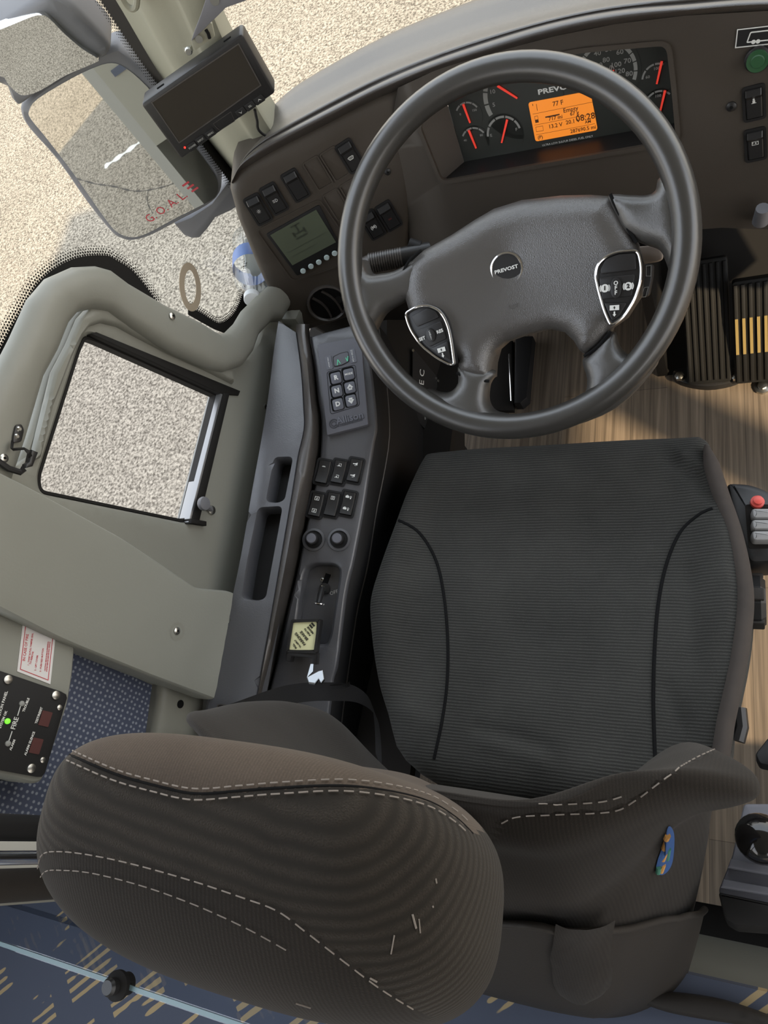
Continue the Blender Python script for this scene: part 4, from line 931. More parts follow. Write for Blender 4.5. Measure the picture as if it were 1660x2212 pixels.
HB = [(868, 598), (878, 566), (905, 538), (960, 504), (1010, 468), (1050, 443), (1110, 424), (1200, 415), (1270, 415), (1318, 420), (1330, 445), (1350, 482), (1376, 524), (1388, 560), (1384, 640), (1352, 690), (1320, 712), (1316, 722), (1290, 748), (1262, 768), (1248, 758), (1235, 738), (1215, 720), (1185, 714), (1130, 727), (1085, 743), (1066, 760), (1058, 790), (1056, 822), (1020, 818), (988, 806), (984, 780), (945, 755), (905, 715), (878, 672), (866, 635)]
hs = Ww.ls(HB, -.01); v, f = pad(Ww, hs, h=.012, z0=-.06, step=.008, prof=roundprof(.034, .026), hf=lambda a, b: hubz(a, b) - 4.6 * np.clip(b - .01, 0, 1) ** 2, rings=(.001, .003, .007, .013, .02)); hub = mk('airbag_cover', v, f, K['hub'], st, smooth=60)
for q in ([(866, 640), (865, 600), (880, 563), (905, 540)], [(1318, 418), (1330, 445), (1350, 482), (1376, 524)], [(986, 806), (1020, 820), (1056, 824)], [(1262, 770), (1290, 750), (1320, 716)]):
    v, f = tube([Ww.w(a, b, float(hubz(a, b)) - .0005) for a, b in spline(Ww.ls(q, -.008), 5, False)], .0022, 6); mk('joint_gap', v, f, K['seam'], st)
hb_ = bvh_of([hub])
# badge
bp_, bn = drape(hb_, 1095, 582, 0); e = Fr(bp_, Wn, Ww.u); e = Fr(bp_, Wn, e.w(*e.l(1125, 572)) - e.w(*e.l(1066, 589)))
bd = mk('badge', *lathe(e, [(.0225, -.002), (.0225, .002), (.0205, .0028), (.0195, .0018), (.019, .0012)], 40), K['chrome'], st); mk('badge_face', *lathe(e, [(.0193, .0010), (.0193, .0019)], 36), K['black'], bd)
text('badge_lettering', 'PREVOST', e.at(0, 0, .0021), .0064, K['white'], bd, sx=1.25, bold=.0002)
hp = drape(hb_, 1110, 661, .0006)[0]; e2 = Fr(hp, Wn, e.u); m = MB().add(*band(e2, spline([V(-.006, .0025), V(0, .001), V(.006, .0025), V(.004, -.002), V(-.003, -.003)], 4), .0004, 0, .0004)); m.mk('horn_mark', K['pad'], hub)
# switch pods
def wpod(outl, parts, label):
    z = .006; root = None
    o_ = spline(Ww.ls(outl, z), 3) if False else rounded(Ww.ls(outl, z), .008)
    body = mk('switch_pod', *prism(Ww, o_, -.05, z - .004, .001), K['black'], st)
    o2 = ccw(resample(o_, .006)); mk('chrome_edge', *tube([Ww.w(p[0], p[1], z - .002) for p in offset(o2, -.0012)], .0019, 8, closed=True), K['chrome'], body)
    for q in parts:
        s_ = rounded(Ww.ls(q, z), .003); mk('pod_key', *prism(Ww, s_, z - .006, z - .0015, .001), K['black'], body)
    return body
c860 = lambda x, y: (860 + x * .19277, 560 + y * .19277)
c124 = lambda x, y: (1240 + x * .13253, 520 + y * .13253)
lp = wpod([c860(*p) for p in ((70, 600), (200, 520), (330, 506), (455, 555), (528, 650), (578, 780), (608, 940), (640, 1190), (560, 1188), (410, 1105), (245, 970), (132, 800), (90, 690))],
          [[c860(*p) for p in ((140, 640), (330, 545), (420, 580), (460, 650), (210, 760))], [c860(*p) for p in ((195, 800), (480, 690), (540, 890), (350, 985))], [c860(*p) for p in ((360, 1000), (555, 915), (590, 1140), (470, 1090))]], None)
rp = wpod([c124(*p) for p in ((330, 560), (370, 380), (500, 250), (700, 165), (1060, 135), (1120, 400), (1110, 650), (1010, 960), (830, 1250), (600, 1420), (480, 1150), (380, 800))],
          [[c124(*p) for p in ((430, 480), (520, 300), (720, 220), (1010, 200), (1020, 470), (450, 545))], [c124(*p) for p in ((410, 600), (1000, 545), (950, 900), (460, 960))], [c124(*p) for p in ((490, 1010), (870, 1010), (740, 1230), (620, 1310))]], None)
z = .0062
def podtext(s, p, q, size, par, c_=z): text('lettering', s, Ww.px(*p, c_, q), size, K['white'], par, bold=.0002, c=0)
podtext('SET', c860(272, 892), c860(372, 852), .0062, lp); podtext('RES', c860(470, 808), c860(570, 768), .0062, lp)
ov = Ww.px(*c860(370, 850), z, c860(470, 815)); mk('cancel_key', *lathe(ov, [(.0001, .002)], 3, cap=False), K['black'], lp) if False else None
v, f = prism(ov, circle(.0062, 24, ry=.0095), -.001, .0018, .0008); ck = mk('pod_key', v, f, K['black'], lp); text('lettering', '\n'.join('CANCEL'), ov.at(0, 0, .002), .0032, K['white'], ck, ls=.62)
ov = Ww.px(*c124(690, 770), z, c124(790, 762)); v, f = prism(ov, circle(.0068, 24, ry=.0125), -.001, .0018, .0008); ck = mk('pod_key', v, f, K['black'], rp); text('lettering', 'O\nF\nF', ov.at(0, 0, .002), .0068, K['white'], ck, ls=.85, bold=.0002)
for s, p in (('1', (508, 775)), ('2', (890, 742))):
    e = Ww.px(*c124(*p), z, c124(p[0] + 100, p[1] - 8)); m = MB(); m.add(*flat(e, circle(.0050, 20))); 
    m.add(*arc(e, .0066, .0012, 40, -40, 8, 0)); m.add(*arc(e, .0066, .0012, 140, 220, 8, 0)); mk_ = m.mk('retarder_mark', K['white'], rp, smooth=0); text('lettering', s, e.at(0, 0, .0002), .0068, K['black'], mk_, bold=.0004)
for par, c_, p, q in ((lp, c860, (488, 1015), (540, 1000)), (rp, c124, (664, 1092), (764, 1085))):
    e = Ww.px(*c_(*p), z, c_(*q)); m = MB(); m.add(*flat(e, rect(.0115, .0062))); m.add(*flat(e.at(0, -.0055), circle(.0011, 10))); m.add(*flat(e.at(0, -.0085), [V(-.0022, .0005), V(0, -.0025), V(.0022, .0005), V(.001, .0005), V(.001, .002), V(-.001, .002), V(-.001, .0005)])); o_ = m.mk('symbol', K['white'], par, smooth=0)
    mk('arrow', *flat(e.at(0, 0, .0002), [V(-.0016, 0), V(0, .002), V(.0016, 0), V(.0006, 0), V(.0006, -.0018), V(-.0006, -.0018), V(-.0006, 0)]), K['black'], o_, smooth=0)
# column and its shroud
cs = thing('steering_column', 'dark steering column shroud running down below the steering wheel hub', 'steering column', V(-.27, .9, .3))
rows = []
for s_, w_, h_ in ((-.05, .055, .06), (-.10, .075, .075), (-.22, .075, .075), (-.26, .055, .055)):
    rows.append([Ww.w(w_ * math.cos(t), h_ * math.sin(t), s_) for t in np.linspace(0, 2 * math.pi, 21)[:-1]])
v, f = loft(rows, True, True); mk('shroud', v, f, K['blackm'], cs, smooth=50)
b0 = Ww.w(0, 0, -.26); v, f = tube([b0, V(-.30, 1.16, .20)], .03, 12); mk('shaft', v, f, K['blackm'], cs)
# floor bracket seen through the lower opening
fb = Fr(V(0, 0, 0.0), (0, 0, 1), (1, 0, 0))
t = thing('floor_bracket', 'black angled floor bracket with bright rod on the floor below the steering column', 'bracket', fb.w(*fb.l(1120, 885)))
v, f = prism(fb, fb.ls([(1120, 740), (1158, 740), (1146, 872), (1132, 884), (1118, 884)]), 0, .03, .004); mk('foot', v, f, K['blackm'], t)
v, f = prism(fb, fb.ls([(1060, 740), (1110, 740), (1113, 892), (1050, 892)]), 0, .012, .002); mk('base_plate', v, f, K['deep'], t)
v, f = tube([fb.w(*fb.l(1108, 780), .03), fb.w(*fb.l(1113, 880), .03)], .0025, 8); mk('rod', v, f, K['chrome'], t)
# stalks behind the wheel
e = Ww
def stalk(name, label, pts, rads, m_, n=14, **k):
    t = thing(name, label, 'stalk', e.w(*e.l(*pts[0][:2]), pts[0][2])); v_, f_ = tube([e.w(*e.l(x, y, c_), c_) for x, y, c_ in pts], rads, n, **k); mk('lever', v_, f_, K[m_], t, smooth=50); return t
t = stalk('turn_signal_stalk', 'black ribbed stalk left of the wheel hub, behind the rim', [(930, 540, -.09), (880, 553, -.075), (800, 569, -.06)], [.012, .014, .013], 'black')
P_ = [e.w(*e.l(x, y, c_), c_) for x, y, c_ in ((872, 555, -.074), (800, 569, -.06))]
m = MB()
for k in range(14): q = P_[0] + (P_[1] - P_[0]) * (k + .5) / 14; m.add(*tube([q, q + unit(P_[1] - P_[0]) * .0025], .0148, 14))
m.mk('ribbed_sleeve', K['pad'], t); v, f = tube([P_[1], P_[1] + unit(P_[1] - P_[0]) * .012], [.0135, .010], 14); mk('tip', v, f, K['pad'], t)
v, f = tube([e.w(*e.l(905, 538, -.085), -.085), e.w(*e.l(882, 528, -.08), -.08)], [.012, .010], 12); mk('collar', v, f, K['blackm'], t)
t = thing('retarder_lever', 'short beige flat lever end right of the hub inside the wheel', 'lever', e.w(*e.l(1400, 550, -.05), -.05))
e2 = Fr(e.w(0, 0, -.045), e.n, e.u); v, f = prism(e2, rounded(e2.ls([(1370, 533), (1412, 530), (1426, 535), (1433, 548), (1432, 560), (1422, 565), (1390, 570), (1372, 570)]), .003), -.014, 0, .003); mk('lever', v, f, K['beige'], t)
t = thing('column_switch', 'black column switch with small white outlined keys right of the hub', 'switch', e.w(*e.l(1395, 600, -.07), -.07))
e2 = Fr(e.w(0, 0, -.07), e.n, e.u); v, f = prism(e2, rounded(e2.ls([(1340, 570), (1412, 570), (1410, 600), (1402, 640), (1350, 652)]), .004), -.03, 0, .003); mk('body', v, f, K['black'], t)
m = MB(); m.add(*band(e2, e2.ls([(1396, 574), (1408, 573), (1407, 597), (1396, 597)]), .0007, 0, .0006)); m.add(*band(e2, e2.ls([(1392, 621), (1402, 619), (1396, 642), (1386, 642)]), .0007, 0, .0006)); m.mk('key_outline', K['greyink'], t)

# ---- pedals
def pedal(name, label, heel, toe, wid, ribs, m_rib, par_extra=None):
    h0 = hit(heel[0], heel[1], (0, 0, .02), (0, 0, 1)); t0 = atd(toe[0], toe[1], 1.5 - toe[2]); ax = t0 - h0; n_ = unit(np.cross(V(1, 0, 0), ax)); n_ = n_ if n_[2] > 0 else -n_
    fr = Fr(h0, n_, V(1, 0, 0)); Lh = np.linalg.norm(ax); t = thing(name, label, 'pedal', V(h0[0], h0[1], 0)); sg = np.sign(fr.v @ ax)
    v_, f_ = prism(fr, rounded([(-wid / 2, 0), (wid / 2, 0), (wid / 2, Lh * sg), (-wid / 2, Lh * sg)], .008), -.018, 0, .003); mk('treadle', v_, f_, K['pedal'], t)
    for k in range(ribs):
        x_ = -wid / 2 + wid * (k + .5) / ribs; v_, f_ = prism(fr, rect(wid / ribs * .5, Lh * .94, 0, x_, Lh * .5 * sg), 0, .004, .001); mk('tread_rib', v_, f_, K[m_rib[k % len(m_rib)] if isinstance(m_rib, list) else m_rib], t)
    return t, h0, fr
t, h0, _ = pedal('brake_pedal', 'wide black ribbed floor pedal left of the yellow striped one', (1534, 828), (1528, 560, .21), .085, 7, 'pedal')
fl = Fr(V(0, 0, 0), (0, 0, 1), (1, 0, 0)); v, f = prism(fl, spline(fl.ls([(1455, 812), (1480, 800), (1580, 800), (1604, 815), (1590, 832), (1530, 843), (1470, 832)]), 4), 0, .016, .005); mk('pedal_base', v, f, K['black'], t)
for x_, y_ in ((1469, 815), (1590, 815)): v, f = lathe(fl.px(x_, y_, .016), [(.010, 0), (.010, .008), (.005, .011)], 6); mk('bolt', v, f, K['steel'], t)
t, h0, fr = pedal('accelerator_pedal', 'black floor pedal with yellow stripes at the right edge, beside the brake pedal', (1642, 826), (1650, 600, .20), .09, 7, 'pedal')
for k in range(7):
    x_ = -.045 + .09 * (k + .5) / 7; v, f = prism(fr, rect(.0055, .075, 0, x_, .105), .004, .0052); mk('yellow_stripe', v, f, K['yellow'], t)
v, f = lathe(fl.px(1648, 838), [(.016, 0), (.016, .006), (.009, .008), (.009, .014), (.004, .015)], 8); mk('bolt', v, f, K['steel'], t)

# ================================================================== driver's seat
K['plain_dark'] = cloth('plain_cloth_dark', srgb(32, 30, 28), srgb(60, 56, 52), (1, 0, 0), .0022, .25, amp=.3)
K['ledr_dull'] = mat('red_button', srgb(225, 90, 80), .35)
seat = thing('driver_seat', 'charcoal cloth bus driver seat with ribbed cushion and integrated headrest', 'seat', V(-.26, .2, 0))
CF = Fr(V(0, 0, .50), (0, 0, 1), (1, 0, 0))
CUSH = [(905, 985), (925, 966), (1000, 955), (1200, 940), (1400, 930), (1495, 926), (1518, 932), (1534, 950), (1550, 1000), (1575, 1070), (1603, 1150), (1622, 1240), (1628, 1310), (1618, 1400), (1602, 1480), (1585, 1560), (1572, 1640), (1500, 1720), (1300, 1740), (1000, 1720), (860, 1640), (828, 1540), (803, 1420), (793, 1330), (797, 1280), (820, 1210), (850, 1130), (882, 1040)]
co_ = spline(CF.ls(CUSH), 3)
FOLDS = [((1450, 990), (1500, 1025), -.006, .008), ((1500, 1025), (1535, 1075), -.005, .008), ((1470, 985), (1520, 1010), .004, .010), ((1030, 1575), (1180, 1612), -.005, .009), ((1040, 1595), (1170, 1640), .004, .012), ((1440, 1480), (1470, 1560), -.004, .010), ((1490, 1230), (1500, 1420), -.004, .010), ((870, 1530), (940, 1560), .003, .012)]
def cz(a, b):
    xr = np.clip(np.abs(a + .262) / .27, 0, 1.1); wing = .020 * np.clip((xr - .62) / .25, 0, 1) ** 2
    yy = np.clip((b - .05) / .48, 0, 1)
    return wing - .012 * (1 - xr ** 2) * np.sin(np.pi * yy) + .003 * np.sin(a * 23 + 1.5) * np.sin(b * 19) + sum(k_ * np.exp(-(dist_to([[np.array(CF.l(*p_)), np.array(CF.l(*q_))]], a, b) / w_) ** 2) for p_, q_, k_, w_ in FOLDS)
v, f = pad(CF, co_, h=.0, z0=-.11, step=.008, prof=roundprof(.05, .035), hf=cz, rings=(.001, .004, .010, .018, .028, .040)); cush = mk('cushion', v, f, K['cushion'], seat, smooth=80)
cb = bvh_of([cush])
def seamline(name, pts, r=.0028, m_='seam', lift=-.0008, par=None):
    P = [drape(cb, *p, lift) for p in spline([V(*q) for q in pts], 8, False)]; P = [p[0] for p in P if p is not None]
    v_, f_ = tube(P, r, 6); return mk(name, v_, f_, K[m_], par or cush, smooth=80)
seamline('cushion_seam', [(858, 1122), (905, 1150), (942, 1210), (960, 1290), (968, 1390), (966, 1480), (955, 1560), (938, 1640)])
seamline('cushion_seam', [(1540, 1098), (1510, 1112), (1470, 1150), (1440, 1220), (1422, 1310), (1414, 1420), (1412, 1520), (1416, 1640)])
K['piping'] = mat('side_band', srgb(74, 66, 60), .9, vary=(60, srgb(60, 54, 50)))
P = [CF.w(*CF.l(x, y, .0)) for x, y in spline([V(1526, 962), V(1538, 1006), V(1560, 1074), V(1586, 1152), V(1605, 1240), V(1610, 1310), V(1600, 1400), V(1585, 1480), V(1568, 1560), V(1556, 1640)], 6, False)]
v, f = tube(P, [.0105 * min(1, .25 + i / 8) for i in range(len(P))], 10, flat_=1.2); mk('side_band', v, f, K['piping'], seat, smooth=80)
# pan and pedestal under the cushion
ring = ccw(co_)
v, f = loft([[CF.w(*p, -.10) for p in offset(ring, -.01)], [CF.w(*p, -.14) for p in offset(ring, -.03)]], True, True); mk('seat_pan', v, f, K['blackm'], seat)
rows = []
for z_, s_ in ((.36, .19), (.34, .20), (.30, .17), (.20, .19), (.10, .17), (.06, .20), (0.0, .20)): rows.append([V(-.27 + p[0], .24 + p[1], z_) for p in rect(s_ * 2, s_ * 1.9, .04)])
v, f = loft(rows, True, True); mk('suspension_base', v, f, K['blackm'], seat, smooth=20)

# backrest: horizontal slices, wings forward at the shoulders
BK = [(.4584, -.2649, .1834, .020, -.2071, 0), (.5184, -.2649, .2024, .010, -.1946, .055), (.5984, -.2649, .218, .000, -.1782, .098), (.6784, -.2649, .228, .000, -.1443, .114), (.7584, -.2649, .240, .005, -.0969, .095),
      (.8384, -.255, .2543, .010, -.0601, .068), (.8934, -.250, .2480, .010, -.0354, .050), (.9334, -.2549, .2183, .008, -.024, .045), (.9534, -.2649, .1837, .006, -.0088, .045), (.9584, -.2649, .1368, .005, .0001, .03), (.9586, -.2649, .05, .004, .0, .0)]
HR = [(.8826, -.2961, .0931, .0162, -.1684, 0), (.9126, -.2961, .117, .0149, -.1594, 0), (.9526, -.2971, .1397, .0117, -.1531, .002), (1.0026, -.2981, .1567, .0121, -.1422, .004), (1.0526, -.2991, .1594, .0145, -.1311, .004),
      (1.0876, -.2991, .1499, .0157, -.1133, .003), (1.1106, -.2991, .1279, .0128, -.0878, .002), (1.1226, -.2991, .1053, -.0005, -.0629, 0), (1.1262, -.2991, .0795, -.0183, -.0386, 0), (1.1268, -.2991, .03, -.026, -.032, 0)]
def split(name1, name2, S, p, m1, m2, line, par, n=120):
    """one body, its faces parted along a seam: the front strip and the rest"""
    rows = slices(S, n, p); rows = [r for r in rows]
    V_ = np.array([q for r in rows for q in r]); v_, f_ = loft(rows, True, True); A_, B_ = [], []
    xs = [q[0] for q in line]; ys_ = [q[1] for q in line]; cen = V_.mean(0)
    for q in f_:
        P_ = V_[list(q)]; c_ = P_.mean(0); x_, y_ = proj(c_); nn = np.cross(P_[1] - P_[0], P_[2] - P_[0]); nl = np.linalg.norm(nn)
        vis = nn @ (CAM - c_) > 0
        up = y_ < np.interp(x_, xs, ys_)
        (A_ if (up if vis else (c_[1] > -.02)) else B_).append(q)
    outs = []
    for nm, fl_, m_ in ((name1, A_, m1), (name2, B_, m2)):
        us = sorted({i for q in fl_ for i in q}); mp_ = {u_: k_ for k_, u_ in enumerate(us)}
        outs.append((nm, V_[us], [tuple(mp_[i] for i in q) for q in fl_], m_))
    return outs
def slices(S, n=48, p=2.6, sub=8):
    rows = []
    for z_, xc, hw, yf, yr_, wing in S:
        r_ = []
        for k in range(n):
            t = 2 * math.pi * k / n; c_, s_ = math.cos(t), math.sin(t)
            x_ = abs(c_) ** (2 / p) * math.copysign(1, c_); y_ = abs(s_) ** (2 / p) * math.copysign(1, s_)
            r_.append(V(xc + hw * x_, (yf + yr_) / 2 + (yf - yr_) / 2 * y_ + wing * (lambda q_: q_ * q_ * (3 - 2 * q_))(min(1, max(0, (abs(hw * x_) - .105) / .12))), z_))
        rows.append(r_)
    return [list(c) for c in zip(*[spline(list(c), sub, False) for c in zip(*rows)])]
BL = [(300, 1640), (560, 1640), (900, 1700), (1060, 1810), (1085, 1775), (1150, 1757), (1320, 1750), (1370, 1727), (1430, 1684), (1500, 1642), (1560, 1614), (1600, 1604), (1660, 1640)]
outs = split('backrest_front', 'backrest', BK, 2.7, K['plain_dark'], K['backcloth'], BL, seat)
back = mk('backrest', outs[1][1], outs[1][2], outs[1][3], seat, smooth=80); bfront = mk('backrest_front', outs[0][1], outs[0][2], outs[0][3], seat, smooth=80)
HL_ = [(60, 1600), (150, 1630), (250, 1672), (330, 1695), (420, 1714), (520, 1708), (600, 1702), (740, 1697), (850, 1710), (930, 1732), (985, 1765), (1022, 1800), (1040, 1796), (1110, 1750)]
outs = split('headrest_front', 'headrest', HR, 2.87, K['plain'], K['headcloth'], HL_, seat)
LOW = [(60, 1900), (95, 1845), (130, 1838), (200, 1846), (300, 1868), (420, 1902), (520, 1935), (600, 1965), (660, 2008), (740, 2070), (820, 2130), (900, 2180), (1200, 2400)]
V_ = outs[1][1]; ra, rb_ = [], []
for q in outs[1][2]:
    x_, y_ = proj(V_[list(q)].mean(0)); (rb_ if y_ > np.interp(x_, [p[0] for p in LOW], [p[1] for p in LOW]) else ra).append(q)
head = mk('headrest', V_, ra, K['headcloth'], seat, smooth=80); hlow = mk('headrest_back_panel', V_, rb_, K['backcloth'], seat, smooth=80); hfront = mk('headrest_front', outs[0][1], outs[0][2], outs[0][3], seat, smooth=80, label='brown plain cloth front strip of the headrest')
hb2 = bvh_of([head, hfront, hlow]); bb2 = bvh_of([back, bfront])
def seam2(name, bv, pts, par, r=.0010, lift=-.0004, m_='seam'):
    P = [drape(bv, *p, lift) for p in spline([V(*q) for q in pts], 8, False)]; P = [p[0] for p in P if p is not None]
    v_, f_ = tube(P, r, 6); return mk(name, v_, f_, K[m_], par, smooth=80)
seam2('headrest_seam', hb2, HL_[1:12], head)
TOPL = [(x_, y_ - 10) for x_, y_ in HL_[1:12]]; LOWL = [(x_ - 3, y_ + 14) for x_, y_ in HL_[1:12]]
def stitch_mesh(name, bv, pts, par, **k):
    m_ = stitches(bv, [V(*q) for q in pts], **k)
    if m_.v:
        o_ = m_.mk(name, K['thread'], par, smooth=0, label='pale thread stitching'); o_['kind'] = 'stuff'; return o_
stitch_mesh('stitching', hb2, TOPL, hfront, dash=.0045, gap=.003, r=.0005)
stitch_mesh('stitching', hb2, LOWL, head, dash=.0055, gap=.003, r=.0005)
stitch_mesh('stitching', hb2, [(84, 1880), (95, 1845), (130, 1838), (200, 1846), (300, 1868), (420, 1902), (520, 1935), (600, 1965), (660, 2008), (740, 2070), (820, 2130), (900, 2180)], head, dash=.006, gap=.0035, r=.0004)
stitch_mesh('stitching', hb2, [(82, 1915), (100, 1882), (140, 1878), (210, 1886), (320, 1915), (430, 1955), (540, 2005), (640, 2060)], head, dash=.006, gap=.0035, r=.00035)
stitch_mesh('stitching', bb2, [(1085, 1776), (1120, 1763), (1200, 1758), (1320, 1751), (1370, 1728), (1430, 1685), (1500, 1643), (1555, 1616)], back, dash=.006, gap=.004, r=.0005)
stitch_mesh('stitching', bb2, [(1165, 1736), (1230, 1735), (1300, 1730), (1345, 1718)], bfront, dash=.006, gap=.004, r=.0005)
# the plastic shell over the lower back, and the cloth tongue tucked into it
R_ = np.array(slices([(z_, xc, hw + .012, yf, yr_ - .010, wg) for z_, xc, hw, yf, yr_, wg in BK[:7]], 120, 2.7))[:, 60:121 if False else 120]
R_ = np.concatenate([R_, np.array(slices([(z_, xc, hw + .012, yf, yr_ - .010, wg) for z_, xc, hw, yf, yr_, wg in BK[:7]], 120, 2.7))[:, :1]], 1)
LIPX, LIPY = [0, 1095, 1190, 1310, 1430, 1560, 1700], [2000, 1985, 1999, 2003, 1986, 1958, 1930]
ZT = []; keepk = []
for k in range(R_.shape[1]):
    pr = [proj(p) for p in R_[:, k]]; z_ = None
    for (x_, y_), p in zip(pr, R_[:, k]):
        if y_ > np.interp(x_, LIPX, LIPY): z_ = p[2]
    if z_ is not None and pr[-1][0] < 1640 and z_ > R_[0, k, 2] + .03: keepk.append(k)
    ZT.append(min(z_ or .6, .80))
R_ = R_[:, keepk]; ZT = [ZT[k] for k in keepk]; ZT = [float(np.mean(ZT[max(0, i - 2):i + 3])) for i in range(len(ZT))]
sr = []
for s_ in np.linspace(0, 1, 22):
    r_ = []
    for k in range(R_.shape[1]):
        col = R_[:, k]; zt_ = ZT[k]; z_ = col[0, 2] + (zt_ - col[0, 2]) * s_
        r_.append(V(*[np.interp(z_, col[:, 2], col[:, i]) for i in range(3)]))
    sr.append(r_)
v, f = loft(sr); shell = mk('back_shell', v, f, K['shell'], seat, smooth=80)
v, f = tube(sr[-1], .0035, 8); mk('shell_lip', v, f, K['shell'], shell, smooth=80)
sb2 = bvh_of([shell, back])
g_ = []
for k in range(16):
    y_ = 1960 + 14 * k if k < 9 else 2072 + 54 * math.sin((k - 8) * math.pi / 14.5); hw_ = 54 if k < 9 else 54 * math.cos((k - 8) * math.pi / 14.5) ** .55; r_ = []
    for j in range(9):
        s_ = -1 + 2 * j / 8; p_ = drape(bb2, 1243 + hw_ * s_ + (8 if k > 6 else 10 - k), y_, 0)
        if p_ is None: r_ = None; break
        r_.append(p_[0] + p_[1] * (.0125 + .005 * (1 - s_ * s_)))
    if r_: g_.append(r_)
v, f = loft(smoothgrid(g_, 2, 2)); mk('cloth_tongue', v, f, K['backcloth'], seat, smooth=80)
# woven maker's patch on the backrest
P = [(1443, 1782), (1455, 1800), (1453, 1850), (1445, 1875), (1430, 1888), (1416, 1882), (1418, 1860), (1430, 1825)]
m = MB(); pp = [drape(bb2, *q, .0012)[0] for q in spline([V(*q) for q in P], 4)]; c_ = sum(pp) / len(pp); m.add(pp + [c_], [(i, (i + 1) % len(pp), len(pp)) for i in range(len(pp))])
K['patch'] = mat('patch_blue', srgb(48, 84, 140), .6, bump=(900, .6)); K['patchor'] = mat('patch_orange', srgb(205, 150, 80), .6); K['patchgr'] = mat('patch_green', srgb(70, 130, 110), .6)
pt = m.mk('maker_patch', K['patch'], seat, label='small blue and orange woven patch')
for (x0, y0), (x1, y1), mm in (((1440, 1798), (1436, 1806), 'patchor'), ((1437, 1812), (1431, 1828), 'patchor'), ((1433, 1838), (1428, 1852), 'patchor'), ((1430, 1862), (1424, 1878), 'patchor'), ((1441, 1828), (1437, 1850), 'patchgr'), ((1420, 1868), (1418, 1880), 'patchgr')):
    a, b = drape(bb2, x0 - 2, y0, .0030)[0], drape(bb2, x1 - 2, y1, .0030)[0]; v, f = tube([a, b], .0023, 8); mk('embroidery', v, f, K[mm], pt)
# lint and pale scuffs on the headrest
m = MB()
for (x0, y0), (x1, y1), r_ in (((891, 1975), (899, 2005), .0006), ((905, 1985), (908, 2015), .0004), ((941, 1898), (943, 1908), .0005), ((852, 2020), (845, 2060), .0004), ((934, 1957), (936, 1960), .0005), ((640, 2166), (672, 2176), .0005), ((800, 2112), (815, 2120), .0006), ((1112, 1900), (1114, 1903), .0004)):
    a, b = drape(hb2, x0, y0, .0003), drape(hb2, x1, y1, .0003)
    if a is not None and b is not None: m.add(*tube([a[0], b[0]], r_, 5))
o = m.mk('lint', K['thread'], head, label='pale lint and scuffs'); o['kind'] = 'stuff'
# seat controls on the right side
q = Fr(atd(1620, 1130, 1.02), V(.15, 0, 1), V(1, 0, 0))
cp = mk('control_pod', *prism(q, rounded(q.ls([(1572, 1040), (1618, 1042), (1650, 1052), (1690, 1075), (1690, 1212), (1622, 1216), (1606, 1180), (1585, 1120)]), .008), -.06, 0, .008), K['black'], seat)
mk('pod_recess', *prism(q, rounded(q.ls([(1610, 1090), (1690, 1090), (1690, 1185), (1618, 1185)]), .004), -.01, .0006), K['deep'], cp)
mk('red_button', *lathe(q.px(1636, 1087, .0), [(.0085, 0), (.0085, .006), (.006, .007), (.006, .012), (.004, .013)], 20), K['ledr_dull'], cp, label='red round button')
for k in range(3):
    y_ = 1117 + 24 * k; e = q.px(1652, y_); mk('paddle', *prism(e, rounded(e.ls([(1621, y_ - 11), (1690, y_ - 11), (1690, y_ + 11), (1623, y_ + 11)]), .005), 0, .016, .005), K['greykey'], cp, label='grey paddle switch')
kx = atd(1622, 1300, 1.06); kn = Fr(kx, V(1, 0, 0), V(0, 1, 0)); t_ = []
v, f = lathe(kn, [(.036, -.01), (.036, .012), (.030, .018)], 10); kb_ = mk('adjuster_knob', v, f, K['black'], seat, smooth=20)
for k in range(5):
    a_ = 2 * math.pi * k / 5 + .3; v, f = prism(kn.at(.034 * math.cos(a_), .034 * math.sin(a_), 0, a_), rect(.008, .016, .002), -.008, .016, .002); mk('knob_grip', v, f, K['shell'], kb_)
v, f = tube([atd(1596, 1530, 1.06), atd(1600, 1570, 1.06), atd(1592, 1600, 1.06)], .010, 10); mk('recline_lever', v, f, K['black'], seat)

# ================================================================== left side: grey panel, fire panel
gp = Fr(W.w(0, 0, .052), W.n, W.u)
t = thing('armrest_panel', 'long grey moulded panel sloping from the window down to the console ledge', 'panel', gp.w(*gp.l(330, 1330)))
q = gp.ls([(-30, 1005), (0, 1018), (70, 1053), (265, 1160), (340, 1210), (428, 1270), (500, 1276), (528, 1290), (537, 1306), (489, 1510), (470, 1514), (330, 1462), (165, 1396), (120, 1376), (-30, 1300)])
v, f = pad(gp, rounded(q, .012, 4), h=0, z0=-.05, step=.014, prof=roundprof(.007), rings=(.001, .003)); mk('panel', v, f, K['panel'], t)
screw(gp.px(382, 1363, .0002), '', .0055, t); v, f = lathe(gp.px(383, 1364), [(.013, .0003), (.009, .0002)], 20, cap=False); mk('dimple', v, f, K['wall'], t)
FB = Fr(W.w(0, 0, .075), unit(V(.93, .06, .26)), (0, 1, 0))
t = thing('fire_panel', 'grey box with black fire alarm panel, green lamp and red warning sticker at left edge', 'fire alarm panel', FB.w(*FB.l(80, 1500)))
q = FB.ls([(-60, 1285), (0, 1310), (60, 1335), (120, 1360), (150, 1372), (166, 1388), (160, 1460), (150, 1520), (100, 1672), (92, 1690), (70, 1694), (0, 1676), (-60, 1660)])
v, f = pad(FB, rounded(q, .008), h=0, z0=-.055, step=.012, prof=roundprof(.008), rings=(.001, .003)); mk('housing', v, f, K['panel'], t)
s_ = FB.ls([(51, 1335), (121, 1366), (109, 1478), (37, 1450)], .001); st_ = mk('sticker', *prism(FB, s_, 0, .001), K['sticker'], t, label='white warning sticker with red text')
